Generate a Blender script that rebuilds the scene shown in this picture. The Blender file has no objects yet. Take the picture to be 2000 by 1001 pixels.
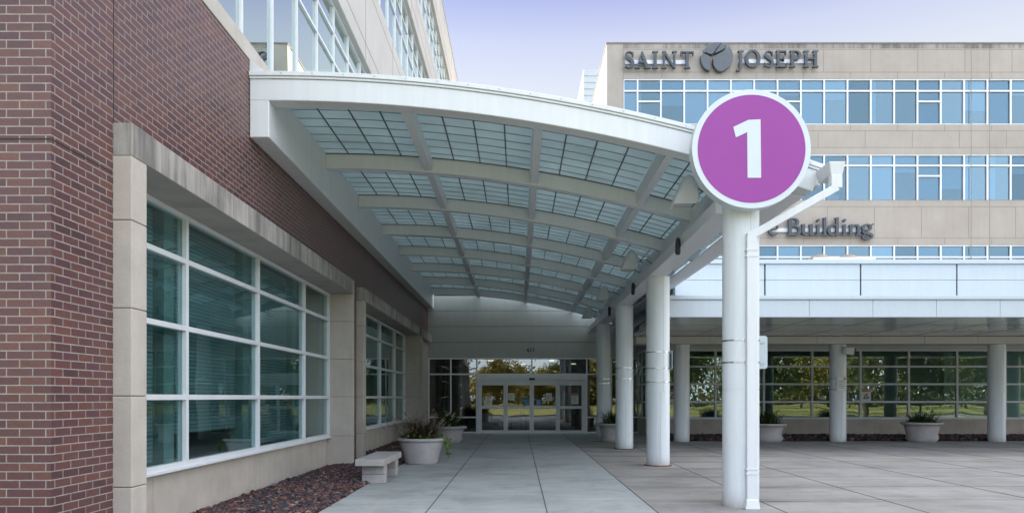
import bpy, bmesh, math, random
import numpy as np
from mathutils import Vector, Matrix
random.seed(7); rng = np.random.default_rng(7)
C = bpy.context.scene.collection
R = math.radians
EYE = 1.45

# ------------------------------------------------------------------ materials
def mat(name):
    m = bpy.data.materials.new(name); m.use_nodes = True
    nt = m.node_tree; nt.nodes.clear()
    return m, nt, nt.nodes, nt.links
def N(nt, t, **k):
    n = nt.nodes.new(t)
    for a, b in k.items():
        if a in ('inp',):
            for i, v in b.items(): n.inputs[i].default_value = v
        else: setattr(n, a, b)
    return n
def finish(nt, shader):
    o = N(nt, 'ShaderNodeOutputMaterial'); nt.links.new(shader, o.inputs['Surface'])
def pos(nt): return N(nt, 'ShaderNodeNewGeometry').outputs['Position']
def noise(nt, vec, scale, detail=4, rough=.6, stretch=None):
    L = nt.links
    if stretch:
        mp = N(nt, 'ShaderNodeMapping'); mp.inputs['Scale'].default_value = stretch
        L.new(vec, mp.inputs['Vector']); vec = mp.outputs[0]
    n = N(nt, 'ShaderNodeTexNoise'); n.inputs['Scale'].default_value = scale
    n.inputs['Detail'].default_value = detail; n.inputs['Roughness'].default_value = rough
    L.new(vec, n.inputs['Vector']); return n.outputs['Fac']
def ramp(nt, fac, stops):
    r = N(nt, 'ShaderNodeValToRGB'); e = r.color_ramp.elements
    while len(e) < len(stops): e.new(.5)
    for x, (p, c) in zip(e, stops):
        x.position = p; x.color = (*c, 1) if len(c) == 3 else c
    nt.links.new(fac, r.inputs[0]); return r.outputs['Color']
def mixc(nt, fac, a, b, mode='MIX'):
    m = N(nt, 'ShaderNodeMix', data_type='RGBA', blend_type=mode)
    for s, v in ((0, fac), (6, a), (7, b)):
        if isinstance(v, (int, float)): m.inputs[s].default_value = v
        elif isinstance(v, tuple): m.inputs[s].default_value = (*v, 1)
        else: nt.links.new(v, m.inputs[s])
    return m.outputs[2]
def math_(nt, op, a, b=0.0, c=None):
    m = N(nt, 'ShaderNodeMath', operation=op)
    for i, v in enumerate((a, b) if c is None else (a, b, c)):
        if isinstance(v, (int, float)): m.inputs[i].default_value = v
        else: nt.links.new(v, m.inputs[i])
    return m.outputs[0]
def bsdf(nt, col, rough=.5, spec=.5, metal=0, bump=None, bstr=.2, bdist=.01):
    p = N(nt, 'ShaderNodeBsdfPrincipled')
    if isinstance(col, tuple): p.inputs['Base Color'].default_value = (*col, 1)
    else: nt.links.new(col, p.inputs['Base Color'])
    if isinstance(rough, (int, float)): p.inputs['Roughness'].default_value = rough
    else: nt.links.new(rough, p.inputs['Roughness'])
    p.inputs['Specular IOR Level'].default_value = spec
    p.inputs['Metallic'].default_value = metal
    if bump is not None:
        b = N(nt, 'ShaderNodeBump'); b.inputs['Strength'].default_value = bstr
        b.inputs['Distance'].default_value = bdist
        nt.links.new(bump, b.inputs['Height']); nt.links.new(b.outputs[0], p.inputs['Normal'])
    return p.outputs[0]
def plain(name, col, rough=.5, spec=.5, metal=0, var=.12, scale=3.0, bstr=0.0, stretch=None):
    m, nt, _, L = mat(name); P = pos(nt)
    f = noise(nt, P, scale, 5, .65, stretch)
    lo = tuple(c*(1-var) for c in col); hi = tuple(min(1, c*(1+var)) for c in col)
    c = ramp(nt, f, [(.3, lo), (.7, hi)])
    finish(nt, bsdf(nt, c, rough, spec, metal, noise(nt, P, 60, 3) if bstr else None, bstr))
    return m

def brick_mat():
    m, nt, _, L = mat('brick'); g = N(nt, 'ShaderNodeNewGeometry')
    s = N(nt, 'ShaderNodeSeparateXYZ'); L.new(g.outputs['Position'], s.inputs[0])
    sn = N(nt, 'ShaderNodeSeparateXYZ'); L.new(g.outputs['Normal'], sn.inputs[0])
    u = math_(nt, 'ADD', math_(nt, 'MULTIPLY', s.outputs[0], math_(nt, 'ABSOLUTE', sn.outputs[1])),
              math_(nt, 'MULTIPLY', s.outputs[1], math_(nt, 'ABSOLUTE', sn.outputs[0])))
    cb = N(nt, 'ShaderNodeCombineXYZ'); L.new(u, cb.inputs[0]); L.new(s.outputs[2], cb.inputs[1])
    def bt(c1, c2, mo):
        b = N(nt, 'ShaderNodeTexBrick', offset=.5); L.new(cb.outputs[0], b.inputs['Vector'])
        for k, v in (('Color1', c1), ('Color2', c2), ('Mortar', mo)): b.inputs[k].default_value = (*v, 1)
        b.inputs['Scale'].default_value = 1; b.inputs['Mortar Size'].default_value = .0052
        b.inputs['Mortar Smooth'].default_value = .15; b.inputs['Bias'].default_value = 0
        b.inputs['Brick Width'].default_value = .2045; b.inputs['Row Height'].default_value = .0671
        return b
    b = bt((0,0,0), (1,1,1), (.5,.5,.5))
    tone = ramp(nt, b.outputs['Color'], [(0, (.080,.037,.041)), (.3, (.113,.047,.048)), (.55, (.095,.042,.050)), (.8, (.138,.058,.049)), (1, (.113,.049,.046))])
    big = noise(nt, g.outputs['Position'], 1.2, 4)
    tone = mixc(nt, .55, tone, ramp(nt, big, [(.3, (.72,.72,.80)), (.7, (1.2,1.12,1.02))]), 'MULTIPLY')
    fine = noise(nt, g.outputs['Position'], 55, 5, .7)
    tone = mixc(nt, .5, tone, ramp(nt, fine, [(.3, (.6,.6,.6)), (.7, (1.3,1.3,1.3))]), 'MULTIPLY')
    mort = ramp(nt, noise(nt, g.outputs['Position'], 9, 4), [(.3, (.23,.195,.175)), (.7, (.34,.30,.27))])
    col = mixc(nt, b.outputs['Fac'], tone, mort)
    h = math_(nt, 'SUBTRACT', math_(nt, 'MULTIPLY', fine, .25), b.outputs['Fac'])
    rough = math_(nt, 'ADD', math_(nt, 'MULTIPLY', b.outputs['Fac'], .4), .42)
    finish(nt, bsdf(nt, col, rough, .5, 0, h, .55, .006)); return m

def stone_mat(name, a, b, streak=.0, scale=2.0):
    m, nt, _, L = mat(name); P = pos(nt)
    c = ramp(nt, noise(nt, P, scale, 6, .65), [(.3, a), (.7, b)])
    fine = noise(nt, P, 90, 4, .7)
    c = mixc(nt, .35, c, ramp(nt, fine, [(.3, (.75,.75,.75)), (.7, (1.2,1.2,1.2))]), 'MULTIPLY')
    if streak:
        st = math_(nt, 'ADD', math_(nt, 'MULTIPLY', noise(nt, P, 1.0, 6, .72, (5, 5, .3)), .6), math_(nt, 'MULTIPLY', noise(nt, P, .7, 3, .6), .4))
        g_ = N(nt, 'ShaderNodeNewGeometry'); n_ = N(nt, 'ShaderNodeSeparateXYZ'); L.new(g_.outputs['Normal'], n_.inputs[0])
        up_ = math_(nt, 'SUBTRACT', 1.0, math_(nt, 'ABSOLUTE', n_.outputs[2]))
        c = mixc(nt, math_(nt, 'MULTIPLY', up_, streak), c, ramp(nt, st, [(.40, (.36,.36,.37)), (.56, (1,1,1))]), 'MULTIPLY')
    finish(nt, bsdf(nt, c, .85, .25, 0, fine, .25, .004)); return m

def paint_mat(name, col, rough=.35, dirt=.10, base=False):
    m, nt, _, L = mat(name); P = pos(nt)
    st = noise(nt, P, 1.0, 5, .7, (9, 9, .7))
    c = mixc(nt, dirt, col, ramp(nt, st, [(.35, (.55,.55,.53)), (.6, (1,1,1))]), 'MULTIPLY')
    ro = math_(nt, 'ADD', math_(nt, 'MULTIPLY', noise(nt, P, 6), .2), rough-.1)
    if base:      # splash grime from the paving
        sz_ = N(nt, 'ShaderNodeSeparateXYZ'); L.new(P, sz_.inputs[0])
        hgt = math_(nt, 'MAXIMUM', math_(nt, 'SUBTRACT', 1.0, math_(nt, 'MULTIPLY', sz_.outputs[2], 3.2)), 0.0)
        sp = math_(nt, 'MULTIPLY', math_(nt, 'MULTIPLY', hgt, hgt), math_(nt, 'ADD', noise(nt, P, 9, 5, .7, (1, 1, .4)), .1))
        c = mixc(nt, math_(nt, 'MINIMUM', sp, .75), c, (.26,.22,.18))
    finish(nt, bsdf(nt, c, ro, .4, 0, noise(nt, P, 1.4, 2), .03, .05)); return m

def glass_mat(name, tint, r0, refl=(1,1,1), wav=.012, wsc=.9, vary=False):
    m, nt, _, L = mat(name); P = pos(nt)
    tr = N(nt, 'ShaderNodeBsdfTransparent'); tr.inputs[0].default_value = (*tint, 1)
    gl = N(nt, 'ShaderNodeBsdfGlossy'); gl.inputs['Color'].default_value = (*refl, 1); gl.inputs['Roughness'].default_value = .004
    b = N(nt, 'ShaderNodeBump'); b.inputs['Strength'].default_value = wav; b.inputs['Distance'].default_value = .3
    L.new(noise(nt, P, wsc, 1, .4), b.inputs['Height']); L.new(b.outputs[0], gl.inputs['Normal'])
    if vary:     # each pane's coating differs a little
        oi = N(nt, 'ShaderNodeObjectInfo'); lo = tuple(c*.58 for c in refl); hi = tuple(min(1, c*1.08) for c in refl)
        L.new(ramp(nt, oi.outputs['Random'], [(0, lo), (1, hi)]), gl.inputs['Color'])
    lw = N(nt, 'ShaderNodeLayerWeight'); lw.inputs['Blend'].default_value = .5
    f = math_(nt, 'POWER', lw.outputs['Facing'], 5.0)
    f = math_(nt, 'ADD', math_(nt, 'MULTIPLY', f, 1-r0), r0)
    mx = N(nt, 'ShaderNodeMixShader'); L.new(f, mx.inputs[0]); L.new(tr.outputs[0], mx.inputs[1]); L.new(gl.outputs[0], mx.inputs[2])
    finish(nt, mx.outputs[0]); return m

def kalwall_mat():
    m, nt, _, L = mat('translucent_panel'); P = pos(nt)
    c = ramp(nt, noise(nt, P, 1.1, 6, .7), [(.3, (.47,.56,.57)), (.7, (.62,.71,.715))])
    d = N(nt, 'ShaderNodeBsdfDiffuse'); L.new(c, d.inputs[0])
    t = N(nt, 'ShaderNodeBsdfTranslucent'); L.new(c, t.inputs[0])
    mx = N(nt, 'ShaderNodeMixShader'); mx.inputs[0].default_value = .44
    L.new(d.outputs[0], mx.inputs[1]); L.new(t.outputs[0], mx.inputs[2])
    finish(nt, mx.outputs[0]); return m

def pave_mat(name, a, b, rust=0.0):
    m, nt, _, L = mat(name); P = pos(nt)
    c = ramp(nt, noise(nt, P, .55, 7, .66), [(.3, a), (.72, b)])
    c = mixc(nt, .5, c, ramp(nt, noise(nt, P, 3.5, 6, .7, (.35, 1.6, 1)), [(.3, (.72,.72,.72)), (.65, (1.1,1.1,1.1))]), 'MULTIPLY')
    broom = noise(nt, P, 1.0, 3, .6, (1.5, 60, 1))
    c = mixc(nt, .3, c, ramp(nt, broom, [(.3, (.8,.8,.8)), (.7, (1.12,1.12,1.12))]), 'MULTIPLY')
    spots = noise(nt, P, 7, 3, .5)
    c = mixc(nt, .6, c, ramp(nt, spots, [(.66, (1,1,1)), (.78, (.6,.6,.6))]), 'MULTIPLY')
    fl_ = N(nt, 'ShaderNodeVectorMath', operation='FLOOR'); sc2 = N(nt, 'ShaderNodeVectorMath', operation='MULTIPLY_ADD')
    sc2.inputs[1].default_value = (.62, 1/1.54, 0); sc2.inputs[2].default_value = (.22, .286, 0); L.new(P, sc2.inputs[0]); L.new(sc2.outputs[0], fl_.inputs[0])
    wn = N(nt, 'ShaderNodeTexWhiteNoise'); L.new(fl_.outputs[0], wn.inputs['Vector'])
    if rust: c = mixc(nt, 1.0, c, ramp(nt, wn.outputs['Value'], [(0, (.93,.93,.94)), (1, (1.06,1.05,1.03))]), 'MULTIPLY')
    stain = noise(nt, P, .9, 6, .75)
    c = mixc(nt, .55, c, ramp(nt, stain, [(.50, (1,1,1)), (.57, (.80,.79,.77)), (.70, (.60,.58,.55))]), 'MULTIPLY')
    vo = N(nt, 'ShaderNodeTexVoronoi'); vo.inputs['Scale'].default_value = 1.7; L.new(P, vo.inputs['Vector'])
    c = mixc(nt, .5, c, ramp(nt, vo.outputs['Distance'], [(.022, (.35,.34,.33)), (.034, (1,1,1))]), 'MULTIPLY')
    if rust:
        s = N(nt, 'ShaderNodeSeparateXYZ'); L.new(P, s.inputs[0])
        # water runs along the cross joints and leaves brown streaks beside them
        near = math_(nt, 'PINGPONG', math_(nt, 'ADD', s.outputs[1], .6), .77)
        near = math_(nt, 'SUBTRACT', 1.0, math_(nt, 'MULTIPLY', near, 8.0))
        near = math_(nt, 'MULTIPLY', math_(nt, 'MAXIMUM', near, 0.0), noise(nt, P, 1.0, 5, .7, (.9, 2.5, 1)))
        dx = math_(nt, 'MULTIPLY', math_(nt, 'ABSOLUTE', math_(nt, 'SUBTRACT', s.outputs[0], 3.6)), .38)
        near = math_(nt, 'MULTIPLY', near, math_(nt, 'MAXIMUM', math_(nt, 'SUBTRACT', 1.15, dx), 0.0))
        c = mixc(nt, math_(nt, 'MINIMUM', math_(nt, 'MULTIPLY', near, rust), .8), c, (.13, .075, .04))
    rgh = noise(nt, P, 40, 4, .7)
    finish(nt, bsdf(nt, c, .8, .3, 0, rgh, .2, .004)); return m

def attr_mat(name, rough=.8, spec=.3, trans=0.0):
    m, nt, _, L = mat(name)
    a = N(nt, 'ShaderNodeVertexColor'); a.layer_name = 'Col'
    s = bsdf(nt, a.outputs['Color'], rough, spec)
    if trans:
        t = N(nt, 'ShaderNodeBsdfTranslucent'); L.new(a.outputs['Color'], t.inputs[0])
        mx = N(nt, 'ShaderNodeMixShader'); mx.inputs[0].default_value = trans
        L.new(s, mx.inputs[1]); L.new(t.outputs[0], mx.inputs[2]); s = mx.outputs[0]
    finish(nt, s); return m

M = {}
M['brick'] = brick_mat()
M['stone'] = stone_mat('precast_stone', (.43,.385,.34), (.53,.48,.425), .12)
M['lintel'] = stone_mat('weathered_lintel', (.34,.32,.295), (.46,.43,.395), .9)
M['facade'] = stone_mat('facade_panel', (.355,.315,.275), (.42,.375,.33), .10, .5)
M['upfacade'] = stone_mat('upper_panel', (.46,.44,.415), (.52,.50,.475), .10, .5)
M['stain'] = stone_mat('stained_panel', (.30,.275,.25), (.38,.35,.315), .85, .5)
M['penth'] = plain('grey_cladding', (.40,.45,.48), .5, .3, 0, .06)
M['coping'] = stone_mat('coping_stone', (.42,.39,.35), (.50,.47,.43), .15)
M['white'] = paint_mat('white_paint', (.68,.70,.715), .35, .14)
M['column'] = paint_mat('column_paint', (.70,.74,.76), .32, .20, True)
M['steel'] = paint_mat('canopy_paint', (.69,.715,.745), .4, .12)
M['alum'] = plain('white_aluminium', (.67,.695,.72), .35, .5, 0, .05)
M['alumdk'] = plain('grey_aluminium', (.42,.45,.47), .35, .5, .3, .05)
M['metalpanel'] = paint_mat('metal_panel', (.54,.60,.645), .3, .08)
M['siding'] = paint_mat('siding_panel', (.34,.38,.36), .42, .12)
M['soffit'] = plain('glossy_soffit', (.46,.51,.56), .13, .8, 0, .05)
M['beam'] = paint_mat('beam_paint', (.56,.55,.51), .5, .08)
M['kal'] = kalwall_mat()
M['bar'] = plain('dark_bar', (.085,.095,.10), .5)
M['gbar'] = plain('grey_bar', (.34,.38,.39), .6)
M['joint'] = plain('dark_joint', (.045,.042,.04), .9, .1)
M['facjoint'] = plain('panel_joint', (.23,.205,.185), .9, .1)
M['pjoint'] = plain('pavement_joint', (.085,.08,.074), .95, .1)
M['pjoint2'] = plain('shallow_joint', (.19,.175,.155), .95, .1)
M['walk'] = pave_mat('walk_concrete', (.295,.315,.31), (.425,.44,.43), .0)
M['drive'] = pave_mat('drive_concrete', (.235,.227,.212), (.36,.347,.328), 1.3)
M['glass'] = glass_mat('teal_glass', (.64,.78,.79), .13, (.92,1,.99))
M['glassdark'] = glass_mat('dark_teal_glass', (.58,.72,.69), .145, (.96,1,.98))
M['doorglass'] = glass_mat('door_glass', (.62,.68,.66), .13)
M['skyglass'] = glass_mat('reflective_glass', (.32,.48,.56), .62, (.90,1.0,.95), .012, .4)
M['officeglass'] = glass_mat('blue_glass', (.50,.62,.72), .20, (.48,.65,.72), .035, .7, True)
M['blind'] = None
M['dark'] = plain('dark_interior', (.035,.042,.042), .9, .1)
M['room'] = plain('room_wall', (.42,.47,.44), .9, .1)
M['warm'] = plain('warm_wood', (.30,.17,.08), .5, .3, 0, .25, 2, 0, (1, 1, 6))
M['steelband'] = plain('stainless_band', (.62,.63,.65), .25, .5, 1, .03)
M['black'] = plain('black_plastic', (.018,.019,.022), .45)
M['purple'] = plain('purple_vinyl', (.285,.040,.29), .42, .4, 0, .03, 1)
M['signwhite'] = plain('sign_white', (.60,.65,.69), .4, .4, 0, .02)
M['letter'] = plain('letter_grey', (.045,.058,.072), .45, .5, 0, .08)
M['emblem'] = plain('emblem_grey', (.085,.095,.105), .45, .5, .2, .1)
M['race'] = plain('raceway_white', (.66,.67,.72), .5)
M['planter'] = stone_mat('planter_cast', (.36,.335,.335), (.45,.425,.42), .10, 4)
M['bench'] = stone_mat('bench_cast', (.33,.305,.30), (.42,.395,.385), .10, 6)
M['rock'] = attr_mat('lava_rock', .75, .3)
M['leaf'] = attr_mat('leaf', .55, .3, .3)
M['bark'] = plain('bark', (.10,.075,.055), .95, .1, 0, .3, 12)
M['soil'] = plain('soil', (.035,.025,.018), .95, .1)
M['grass'] = plain('lawn', (.17,.17,.055), .9, .1, 0, .35, .6)
M['earth'] = plain('far_ground', (.09,.10,.05), .95, .1, 0, .3, .05)
M['floor'] = plain('lobby_floor', (.16,.15,.14), .3, .4)
M['skin'] = plain('skin', (.30,.17,.12), .55)
M['cloth'] = plain('dark_cloth', (.02,.022,.03), .9, .1)
M['cloth2'] = plain('navy_cloth', (.03,.04,.08), .9, .1)
M['hair'] = plain('dark_hair', (.015,.011,.009), .6)
M['paper'] = plain('paper', (.74,.75,.73), .7, .2, 0, .02)
M['orange'] = plain('orange_print', (.55,.16,.04), .6, .2)
M['blue'] = plain('blue_print', (.03,.20,.42), .6, .2)
M['red'] = plain('red_print', (.5,.04,.035), .6, .2)
M['ink'] = plain('ink', (.06,.06,.065), .8, .1)
M['tan'] = plain('tan_dome', (.34,.25,.18), .5)
M['rust'] = plain('rusty_plate', (.14,.06,.03), .9, .2, 0, .4, 25)
M['signback'] = plain('sign_back', (.46,.52,.55), .45, .4, .3, .04)
def blind_mat():
    m, nt, _, L = mat('blind'); P = pos(nt)
    s = N(nt, 'ShaderNodeSeparateXYZ'); L.new(P, s.inputs[0])
    f = math_(nt, 'FRACT', math_(nt, 'MULTIPLY', s.outputs[2], 1/.05))
    c = ramp(nt, f, [(0, (.10,.11,.11)), (.35, (.42,.45,.45)), (.9, (.50,.53,.53)), (1, (.14,.15,.15))])
    finish(nt, bsdf(nt, c, .7, .2)); return m
M['blind'] = blind_mat()
M['shade'] = plain('roller_shade', (.62,.66,.66), .8, .1, 0, .05)

# ------------------------------------------------------------------ mesh helpers
ORG = {}
class MB:
    def __init__(s): s.v = []; s.f = []; s.sm = []
    def quad(s, pts, smooth=False):
        b = len(s.v); s.v += [tuple(p) for p in pts]; s.f.append(tuple(range(b, b+len(pts)))); s.sm.append(smooth); return s
    def box(s, x0, x1, y0, y1, z0, z1):
        if x0 > x1: x0, x1 = x1, x0
        if y0 > y1: y0, y1 = y1, y0
        if z0 > z1: z0, z1 = z1, z0
        b = len(s.v)
        s.v += [(x0,y0,z0),(x1,y0,z0),(x1,y1,z0),(x0,y1,z0),(x0,y0,z1),(x1,y0,z1),(x1,y1,z1),(x0,y1,z1)]
        for q in ((0,3,2,1),(4,5,6,7),(0,1,5,4),(1,2,6,5),(2,3,7,6),(3,0,4,7)):
            s.f.append(tuple(b+i for i in q)); s.sm.append(False)
        return s
    def hexa(s, p):       # 8 points, bottom ring then top ring
        b = len(s.v); s.v += [tuple(q) for q in p]
        for q in ((0,3,2,1),(4,5,6,7),(0,1,5,4),(1,2,6,5),(2,3,7,6),(3,0,4,7)):
            s.f.append(tuple(b+i for i in q)); s.sm.append(False)
        return s
    def lathe(s, cx, cy, prof, n=40, cap=True, zrot=None):
        b = len(s.v)
        for r, z in prof:
            for i in range(n):
                a = 2*math.pi*i/n; s.v.append((cx+r*math.cos(a), cy+r*math.sin(a), z))
        for k in range(len(prof)-1):
            for i in range(n):
                j = (i+1) % n
                s.f.append((b+k*n+i, b+k*n+j, b+(k+1)*n+j, b+(k+1)*n+i)); s.sm.append(True)
        if cap:      # caps have corners of their own, so the side keeps straight normals
            c_ = len(s.v); s.v += s.v[b:b+n]+s.v[b+(len(prof)-1)*n:b+len(prof)*n]
            s.f.append(tuple(c_+i for i in reversed(range(n)))); s.sm.append(False)
            s.f.append(tuple(c_+n+i for i in range(n))); s.sm.append(False)
        return s
    def tube(s, pts, rad, n=8):
        b = len(s.v); P = [Vector(p) for p in pts]; up = Vector((.31,.17,.93)).normalized()
        for k, p in enumerate(P):
            t = (P[min(k+1, len(P)-1)]-P[max(k-1, 0)]).normalized()
            u = t.cross(up)
            if u.length < 1e-3: u = t.cross(Vector((1,0,0)))
            u.normalize(); w = t.cross(u); r = rad[k] if isinstance(rad, (list, tuple)) else rad
            for i in range(n):
                a = 2*math.pi*i/n; s.v.append(tuple(p+u*(r*math.cos(a))+w*(r*math.sin(a))))
        for k in range(len(P)-1):
            for i in range(n):
                j = (i+1) % n
                s.f.append((b+k*n+i, b+k*n+j, b+(k+1)*n+j, b+(k+1)*n+i)); s.sm.append(True)
        s.f.append(tuple(b+i for i in reversed(range(n)))); s.sm.append(False)
        s.f.append(tuple(b+(len(P)-1)*n+i for i in range(n))); s.sm.append(False)
        return s
    def prism_y(s, poly, y0, y1):     # poly of (x, z), extruded along y
        b = len(s.v); n = len(poly)
        area = sum(poly[i][0]*poly[(i+1)%n][1]-poly[(i+1)%n][0]*poly[i][1] for i in range(n))
        if area < 0: poly = poly[::-1]
        s.v += [(x, y0, z) for x, z in poly] + [(x, y1, z) for x, z in poly]
        s.f.append(tuple(range(b, b+n))); s.sm.append(False)
        s.f.append(tuple(b+n+i for i in reversed(range(n)))); s.sm.append(False)
        for i in range(n):
            j = (i+1) % n; s.f.append((b+i, b+n+i, b+n+j, b+j)); s.sm.append(False)
        return s
    def ycyl(s, cx, cz, r, y0, y1, n=96, smooth=True):
        b = len(s.v)
        for y in (y0, y1):
            for i in range(n):
                a = 2*math.pi*i/n; s.v.append((cx+r*math.cos(a), y, cz+r*math.sin(a)))
        for i in range(n):
            j = (i+1) % n; s.f.append((b+i, b+n+i, b+n+j, b+j)); s.sm.append(smooth)
        c_ = len(s.v); s.v += s.v[b:b+2*n]
        s.f.append(tuple(c_+i for i in range(n))); s.sm.append(False)
        s.f.append(tuple(c_+n+i for i in reversed(range(n)))); s.sm.append(False)
        return s
    def build(s, name, m, parent=None, bevel=0, origin=None, cols=None, seg=2):
        o_ = Vector(ORG[parent.name]) if parent is not None else Vector(origin or (0,0,0))
        me = bpy.data.meshes.new(name)
        me.from_pydata([(x-o_.x, y-o_.y, z-o_.z) for x, y, z in s.v], [], s.f)
        me.polygons.foreach_set('use_smooth', s.sm)
        if cols is not None:
            ca = me.color_attributes.new('Col', 'FLOAT_COLOR', 'POINT')
            ca.data.foreach_set('color', np.asarray(cols, np.float32).ravel())
        me.update()
        ob = bpy.data.objects.new(name, me); C.objects.link(ob)
        for mm in (m if isinstance(m, list) else [m]): me.materials.append(mm)
        if parent is not None: ob.parent = parent
        else: ob.location = o_
        ORG[ob.name] = tuple(o_)
        if bevel:
            bv = ob.modifiers.new('bevel', 'BEVEL'); bv.width = bevel; bv.segments = seg
            bv.limit_method = 'ANGLE'; bv.angle_limit = R(40)
        return ob
def tag(o, label=None, cat=None, group=None, kind=None):
    if label: o['label'] = label
    if cat: o['category'] = cat
    if group: o['group'] = group
    if kind: o['kind'] = kind
    return o
def thing(name, label, cat, loc, group=None):
    e = bpy.data.objects.new(name, None); C.objects.link(e); e.location = loc; e.empty_display_size = .2
    ORG[e.name] = tuple(loc); return tag(e, label, cat, group)
def copy_tree(o, off, parent=None):
    c = o.copy(); C.objects.link(c)
    if parent is not None: c.parent = parent
    else: c.location = Vector(o.location)+Vector(off)
    ORG[c.name] = tuple(Vector(ORG[o.name])+Vector(off))
    for ch in list(o.children): copy_tree(ch, off, c)
    return c
def copy_part(o, off):               # a part and its sub-parts, moved within the same thing
    c = o.copy(); C.objects.link(c); c.parent = o.parent; c.location = Vector(o.location)+Vector(off)
    for ch in list(o.children):
        d = ch.copy(); C.objects.link(d); d.parent = c
    return c

# ------------------------------------------------------------------ ground
XW = -3.64        # brick face of the left wing
XO = -3.475       # face of its stone surrounds
XG = -4.01        # glass of its big windows
DOORY = 29.2
def sheet(name, m, x0, x1, y0, y1, z, th=.2):
    o = MB().box(x0, x1, y0, y1, z-th, z).build(name, m); return tag(o, kind='structure')
sheet('ground', M['earth'], -400, 400, -400, 400, -.06, .5)
sheet('lawn', M['grass'], -90, 120, -95, 2.0, -.012, .03)
sheet('walkway', M['walk'], -2.54, 1.75, 2.2, DOORY+.05, 0)
sheet('driveway', M['drive'], 1.75, 60, 2.2, 24.3, 0)
sheet('walkway', M['walk'], 1.75, 4.82, 24.3, DOORY+.05, 0)
kb = MB().box(-6, 60, 2.0, 2.2, -.2, .1); tag(kb.build('kerb', M['walk'], bevel=.02), kind='structure')
sheet('planting_bed', M['soil'], -12, -2.54, 2.2, DOORY, .0, .2)
sheet('planting_bed', M['soil'], 4.82, 60, 24.3, 27.4, .0, .2)
j = MB(); j2 = MB(); J = .012
for x in (-1.17, .36): j.box(x-J/2, x+J/2, 2.2, DOORY, .0, .004)
j.box(1.75-J/2, 1.75+J/2, 2.2, DOORY, .0, .0042)
for x, b in ((3.37, .0), (5.15, .0), (7.3, .0), (9.35, .0), (11.4, 0), (13.5, 0), (15.6, 0)): j.box(x-.006, x+.006, 2.2, 24.3, 0, .004)
for k in range(15):
    y = 24.2 - 1.54*k
    j2.box(1.757, 60, y-.004, y+.004, 0, .0036)
j.box(-2.54, -2.525, 2.2, DOORY, 0, .0044)
tag(j.build('pavement_joints', M['pjoint']), kind='structure'); tag(j2.build('pavement_joints', M['pjoint2']), kind='structure')

# lava rock in the beds: countless stones, one object each bed
ico_v = []; ico_f = None
bm = bmesh.new(); bmesh.ops.create_icosphere(bm, subdivisions=1, radius=1)
bm.verts.ensure_lookup_table(); IV = np.array([v.co[:] for v in bm.verts]); IF = np.array([[v.index for v in f.verts] for f in bm.faces]); bm.free()
def rocks(name, pts, size, label, cols):
    n = len(pts); nv = len(IV)
    V = np.repeat(IV[None], n, 0)*(1+.28*rng.standard_normal((n, nv, 1)).clip(-1.6, 1.6))
    sc = size*(.6+.8*rng.random((n,1,1)))*np.stack([.7+.7*rng.random(n), .7+.7*rng.random(n), .5+.4*rng.random(n)], 1)[:, None, :]
    V = V*sc; a = rng.random(n)*6.28
    ca, sa = np.cos(a)[:, None], np.sin(a)[:, None]
    X = V[..., 0]*ca-V[..., 1]*sa; Y = V[..., 0]*sa+V[..., 1]*ca
    V = np.stack([X, Y, V[..., 2]], -1)+np.asarray(pts)[:, None, :]
    F = (IF[None]+(np.arange(n)*nv)[:, None, None]).reshape(-1, 3)
    pal = np.array(cols); c = pal[rng.integers(0, len(pal), n)]*(.65+.7*rng.random((n,1)))
    Cc = np.concatenate([np.repeat(c, nv, 0), np.ones((n*nv, 1))], 1)
    me = bpy.data.meshes.new(name); me.from_pydata(V.reshape(-1, 3).tolist(), [], F.tolist())
    at = me.color_attributes.new('Col', 'FLOAT_COLOR', 'POINT'); at.data.foreach_set('color', Cc.astype(np.float32).ravel())
    me.materials.append(M['rock']); o = bpy.data.objects.new(name, me); C.objects.link(o)
    return tag(o, label, 'gravel', kind='stuff')
ROCK = [(.125,.05,.045), (.085,.034,.034), (.05,.034,.04), (.03,.03,.04), (.15,.08,.062), (.024,.024,.03), (.036,.034,.044), (.10,.06,.055), (.20,.145,.12), (.055,.05,.06)]
def bedpts(n, x0, x1, y0, y1, mound, bias=1.0):
    u = rng.random(n); y = y0+(y1-y0)*u**bias; x = x0+(x1-x0)*rng.random(n)
    t = (x-x0)/(x1-x0) if mound == 'x' else (y-y0)/(y1-y0)
    z = .01+.035*np.sin(np.clip(t, 0, 1)*3.1)+.02*rng.random(n)
    return np.stack([x, y, z], 1)
p1 = np.concatenate([bedpts(13500, -4.0, -2.535, 7.2, 17.5, 'x', 1.25), bedpts(3500, -4.0, -2.56, 17.5, 28.9, 'x')])
rocks('lava_rock', p1, .0255, 'dark red lava rock mulch along the brick wing', ROCK)
p2 = bedpts(5200, 4.9, 21, 24.33, 27.3, 'y', 1.4)
p2[:, 2] += .02
rocks('lava_rock', p2, .05, 'dark red lava rock mulch under the row of ground floor windows', ROCK)

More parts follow.
